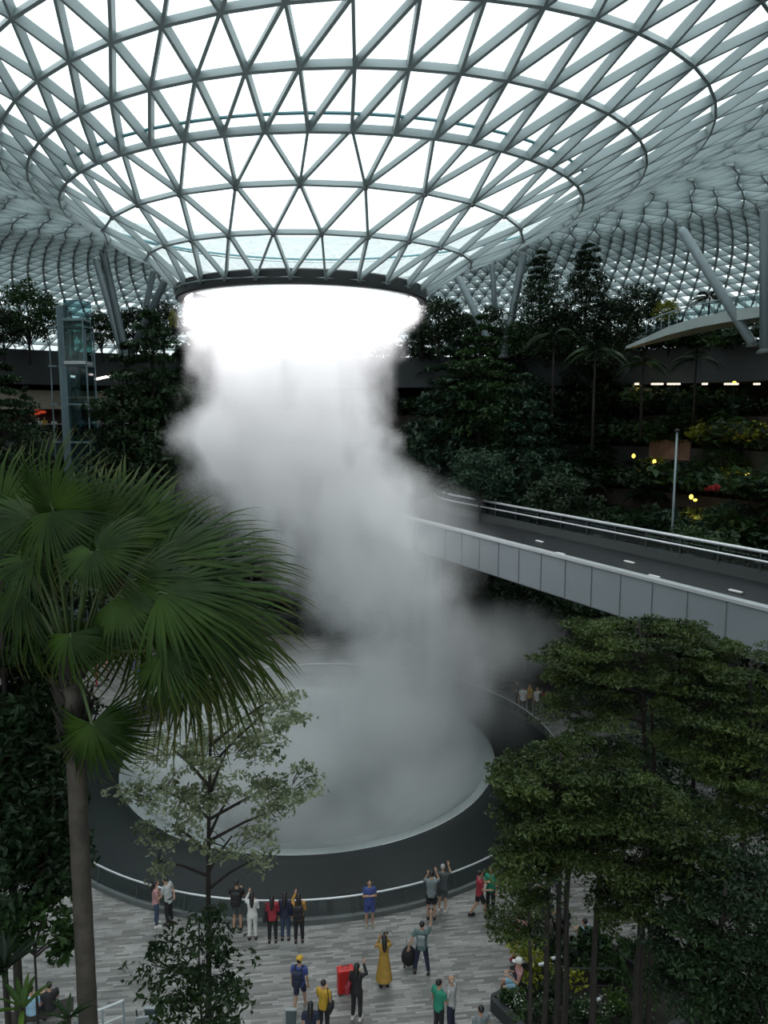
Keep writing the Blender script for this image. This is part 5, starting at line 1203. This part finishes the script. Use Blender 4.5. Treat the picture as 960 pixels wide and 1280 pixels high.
q = person('balding man in grey shirt and dark trousers beside the person in green', G(564, 1291), 1.1, 1.70, 'pale_grey', 'navy', hair='grey', bald=True, arms=('front', 'down')); 
q = person('dark-haired person in dark blue with only head and shoulders above the bottom edge', G(389, 1324), 0, 1.66, 'navy', 'black', arms=('down', 'down'), long_hair=True, woman=True)
q = person('dark-haired person in grey at the bottom edge near the planter corner', G(600, 1330), .4, 1.66, 'grey', 'black', arms=('down', 'down'))
# seated man on a stone block
pp = G(648, 1250); blk = MB().box((0, 0, .2), (.9, .55, .40)).build('stone_block', M['concrete'], bevel=.03); blk.location = pp; blk.rotation_euler = (0, 0, .3); tag(blk, 'low dark stone seat under the man in the dark vest', 'seat')
q = person('man with white cap, dark vest and light blue shorts seated facing left', (pp.x, pp.y, 0), 1.5, 1.72, 'pink', 'light_blue', hair='white', hat='white', arms=('front', 'front'), legs='sit', shorts=True, vest='navy', shoe='white', sleeves='short')
# man with stroller
q = person('man in black t-shirt and khaki trousers wearing a red and blue cap pushing a stroller', G(682, 1178), -.9, 1.70, 'black', 'khaki', arms=('push', 'push'), hat='red', legs='walk')
st = thing('stroller', 'black stroller pushed by the man in the red and blue cap', 'stroller', G(700, 1176), -1.0)
MB().box((0, 0, .55), (.40, .45, .35)).build('seat', M['black'], st, bevel=.06); MB().ball((0, .1, .85), (.24, .28, .2), 10, 6).build('hood', M['black'], st, smooth=True)
m = MB(); [m.tube([(x, -.30, .98), (x, -.05, .55), (x, .30, .10)], .015, 6) for x in (-.2, .2)]; [m.tube([(x, -.28, .10), (x, .1, .5)], .015, 6) for x in (-.2, .2)]; m.tube([(-.2, -.3, .98), (.2, -.3, .98)], .018, 6); m.build('frame', M['column'], st)
for x in (-.22, .22):
    for y in (-.28, .3): MB().tube([(x - .02, y, .10), (x + .02, y, .10)], .10, 12).build('wheel', M['black'], st)
q = person('child in blue trousers and red top walking behind the bare trunks', G(693, 1112), .6, 1.35, 'red', 'jeans', arms=('down', 'out'), legs='walk')
q = person('person in white hat and pale top behind the pale variegated shrub', G(668, 1140), -.6, 1.62, 'pale_grey', 'grey', hat='white', arms=('front', 'down'), woman=True)
q = person('person in pink top and dark shorts striding behind the hanging leaves', G(650, 1198), -.9, 1.62, 'pink', 'black', arms=('down', 'front'), legs='walk', shorts=True, woman=True, shoe='red')
q = person('person crouching low in a light blue top beside the thick trunk', G(735, 1196), .8, 1.60, 'light_blue', 'navy', arms=('front', 'front'), legs='sit', lean=.25, woman=True)
# couple seated at the lower left on a bench
pb_ = G(52, 1282); bn_ = thing('bench', 'dark bench at the lower left under the couple in black', 'bench', pb_, .35)
MB().box((0, 0, .42), (1.7, .5, .07)).build('seat', M['bark'], bn_, bevel=.01)
for s in (-.7, .7): MB().box((s, 0, .2), (.07, .42, .38)).build('leg', M['black'], bn_)
bd_ = Vector((math.cos(.35), math.sin(.35), 0))
q = person('person in light blue seated at left, head touching the person in black', pb_ - bd_ * .22, .35 - .5, 1.66, 'light_blue', 'navy', arms=('front', 'front'), legs='sit')
q = person('person in black top with pale collar seated on the bench at the lower left', pb_ + bd_ * .25, .35 + .3, 1.66, 'black', 'black', arms=('front', 'front'), legs='sit')
# distant visitors
FARP = [(653, 893, 'white', 'black', 'far visitor in white, leftmost of the group across the pool', 1.7), (662, 890, 'yellow', 'black', 'far visitor in yellow between two in white across the pool', 1.65), (670, 893, 'white', 'navy', 'far visitor in white right of the one in yellow across the pool', 1.62), (683, 897, 'red', 'black', 'far visitor in red half hidden by the leaves across the pool', 1.66),
        (646, 886, 'dark_grey', 'black', 'far visitor in dark clothes at the back of the group across the pool', 1.7),
        (168, 838, 'white', 'blue', 'far visitor in white and blue seen between the palm fronds', 1.65), (121, 858, 'red', 'red', 'far visitor in red seen left between the palm fronds', 1.6), (176, 862, 'blue', 'navy', 'far visitor in blue beside the fan of the palm', 1.6), (225, 828, 'pink', 'black', 'far visitor in pink seen just above a palm frond', 1.65), (133, 850, 'pink', 'khaki', 'far visitor in pink beside the one in red behind the palm', 1.6)]
for i, (x, y, a, b_, lab, h) in enumerate(FARP):
    person(lab, G(x, y), (i * 1.9) % 6.28, h, a, b_, arms=(('down', 'front', 'raised')[i % 3], 'down'), far=True, woman=i % 2 == 0)
DK = [(38, 'white', 'first'), (46, 'pale_grey', 'second'), (49, 'white', 'third'), (56, 'yellow', 'fourth'), (68, 'white', 'fifth'), (84, 'dark_grey', 'sixth'), (97, 'blue', 'seventh'), (101, 'light_blue', 'eighth'), (118, 'white', 'ninth'), (124, 'pale_grey', 'tenth'), (132, 'dark_grey', 'eleventh')]
for i, (x, a, wd) in enumerate(DK):
    for Y in np.arange(52, 72, .1):
        p = P(x, 535, float(Y))
        if math.hypot(p.x - VX, p.y - VY) > 38.2 + .7 * (i % 2): break
    person('distant visitor in %s on the restaurant deck, %s from the left' % (a.replace('_', ' '), wd), (p.x, p.y, 14.75), W_ + (i % 5) * .4 - .8, 1.62 + .03 * (i % 4), a, 'black' if i % 2 else 'navy', arms=('down', 'front'), far=True)
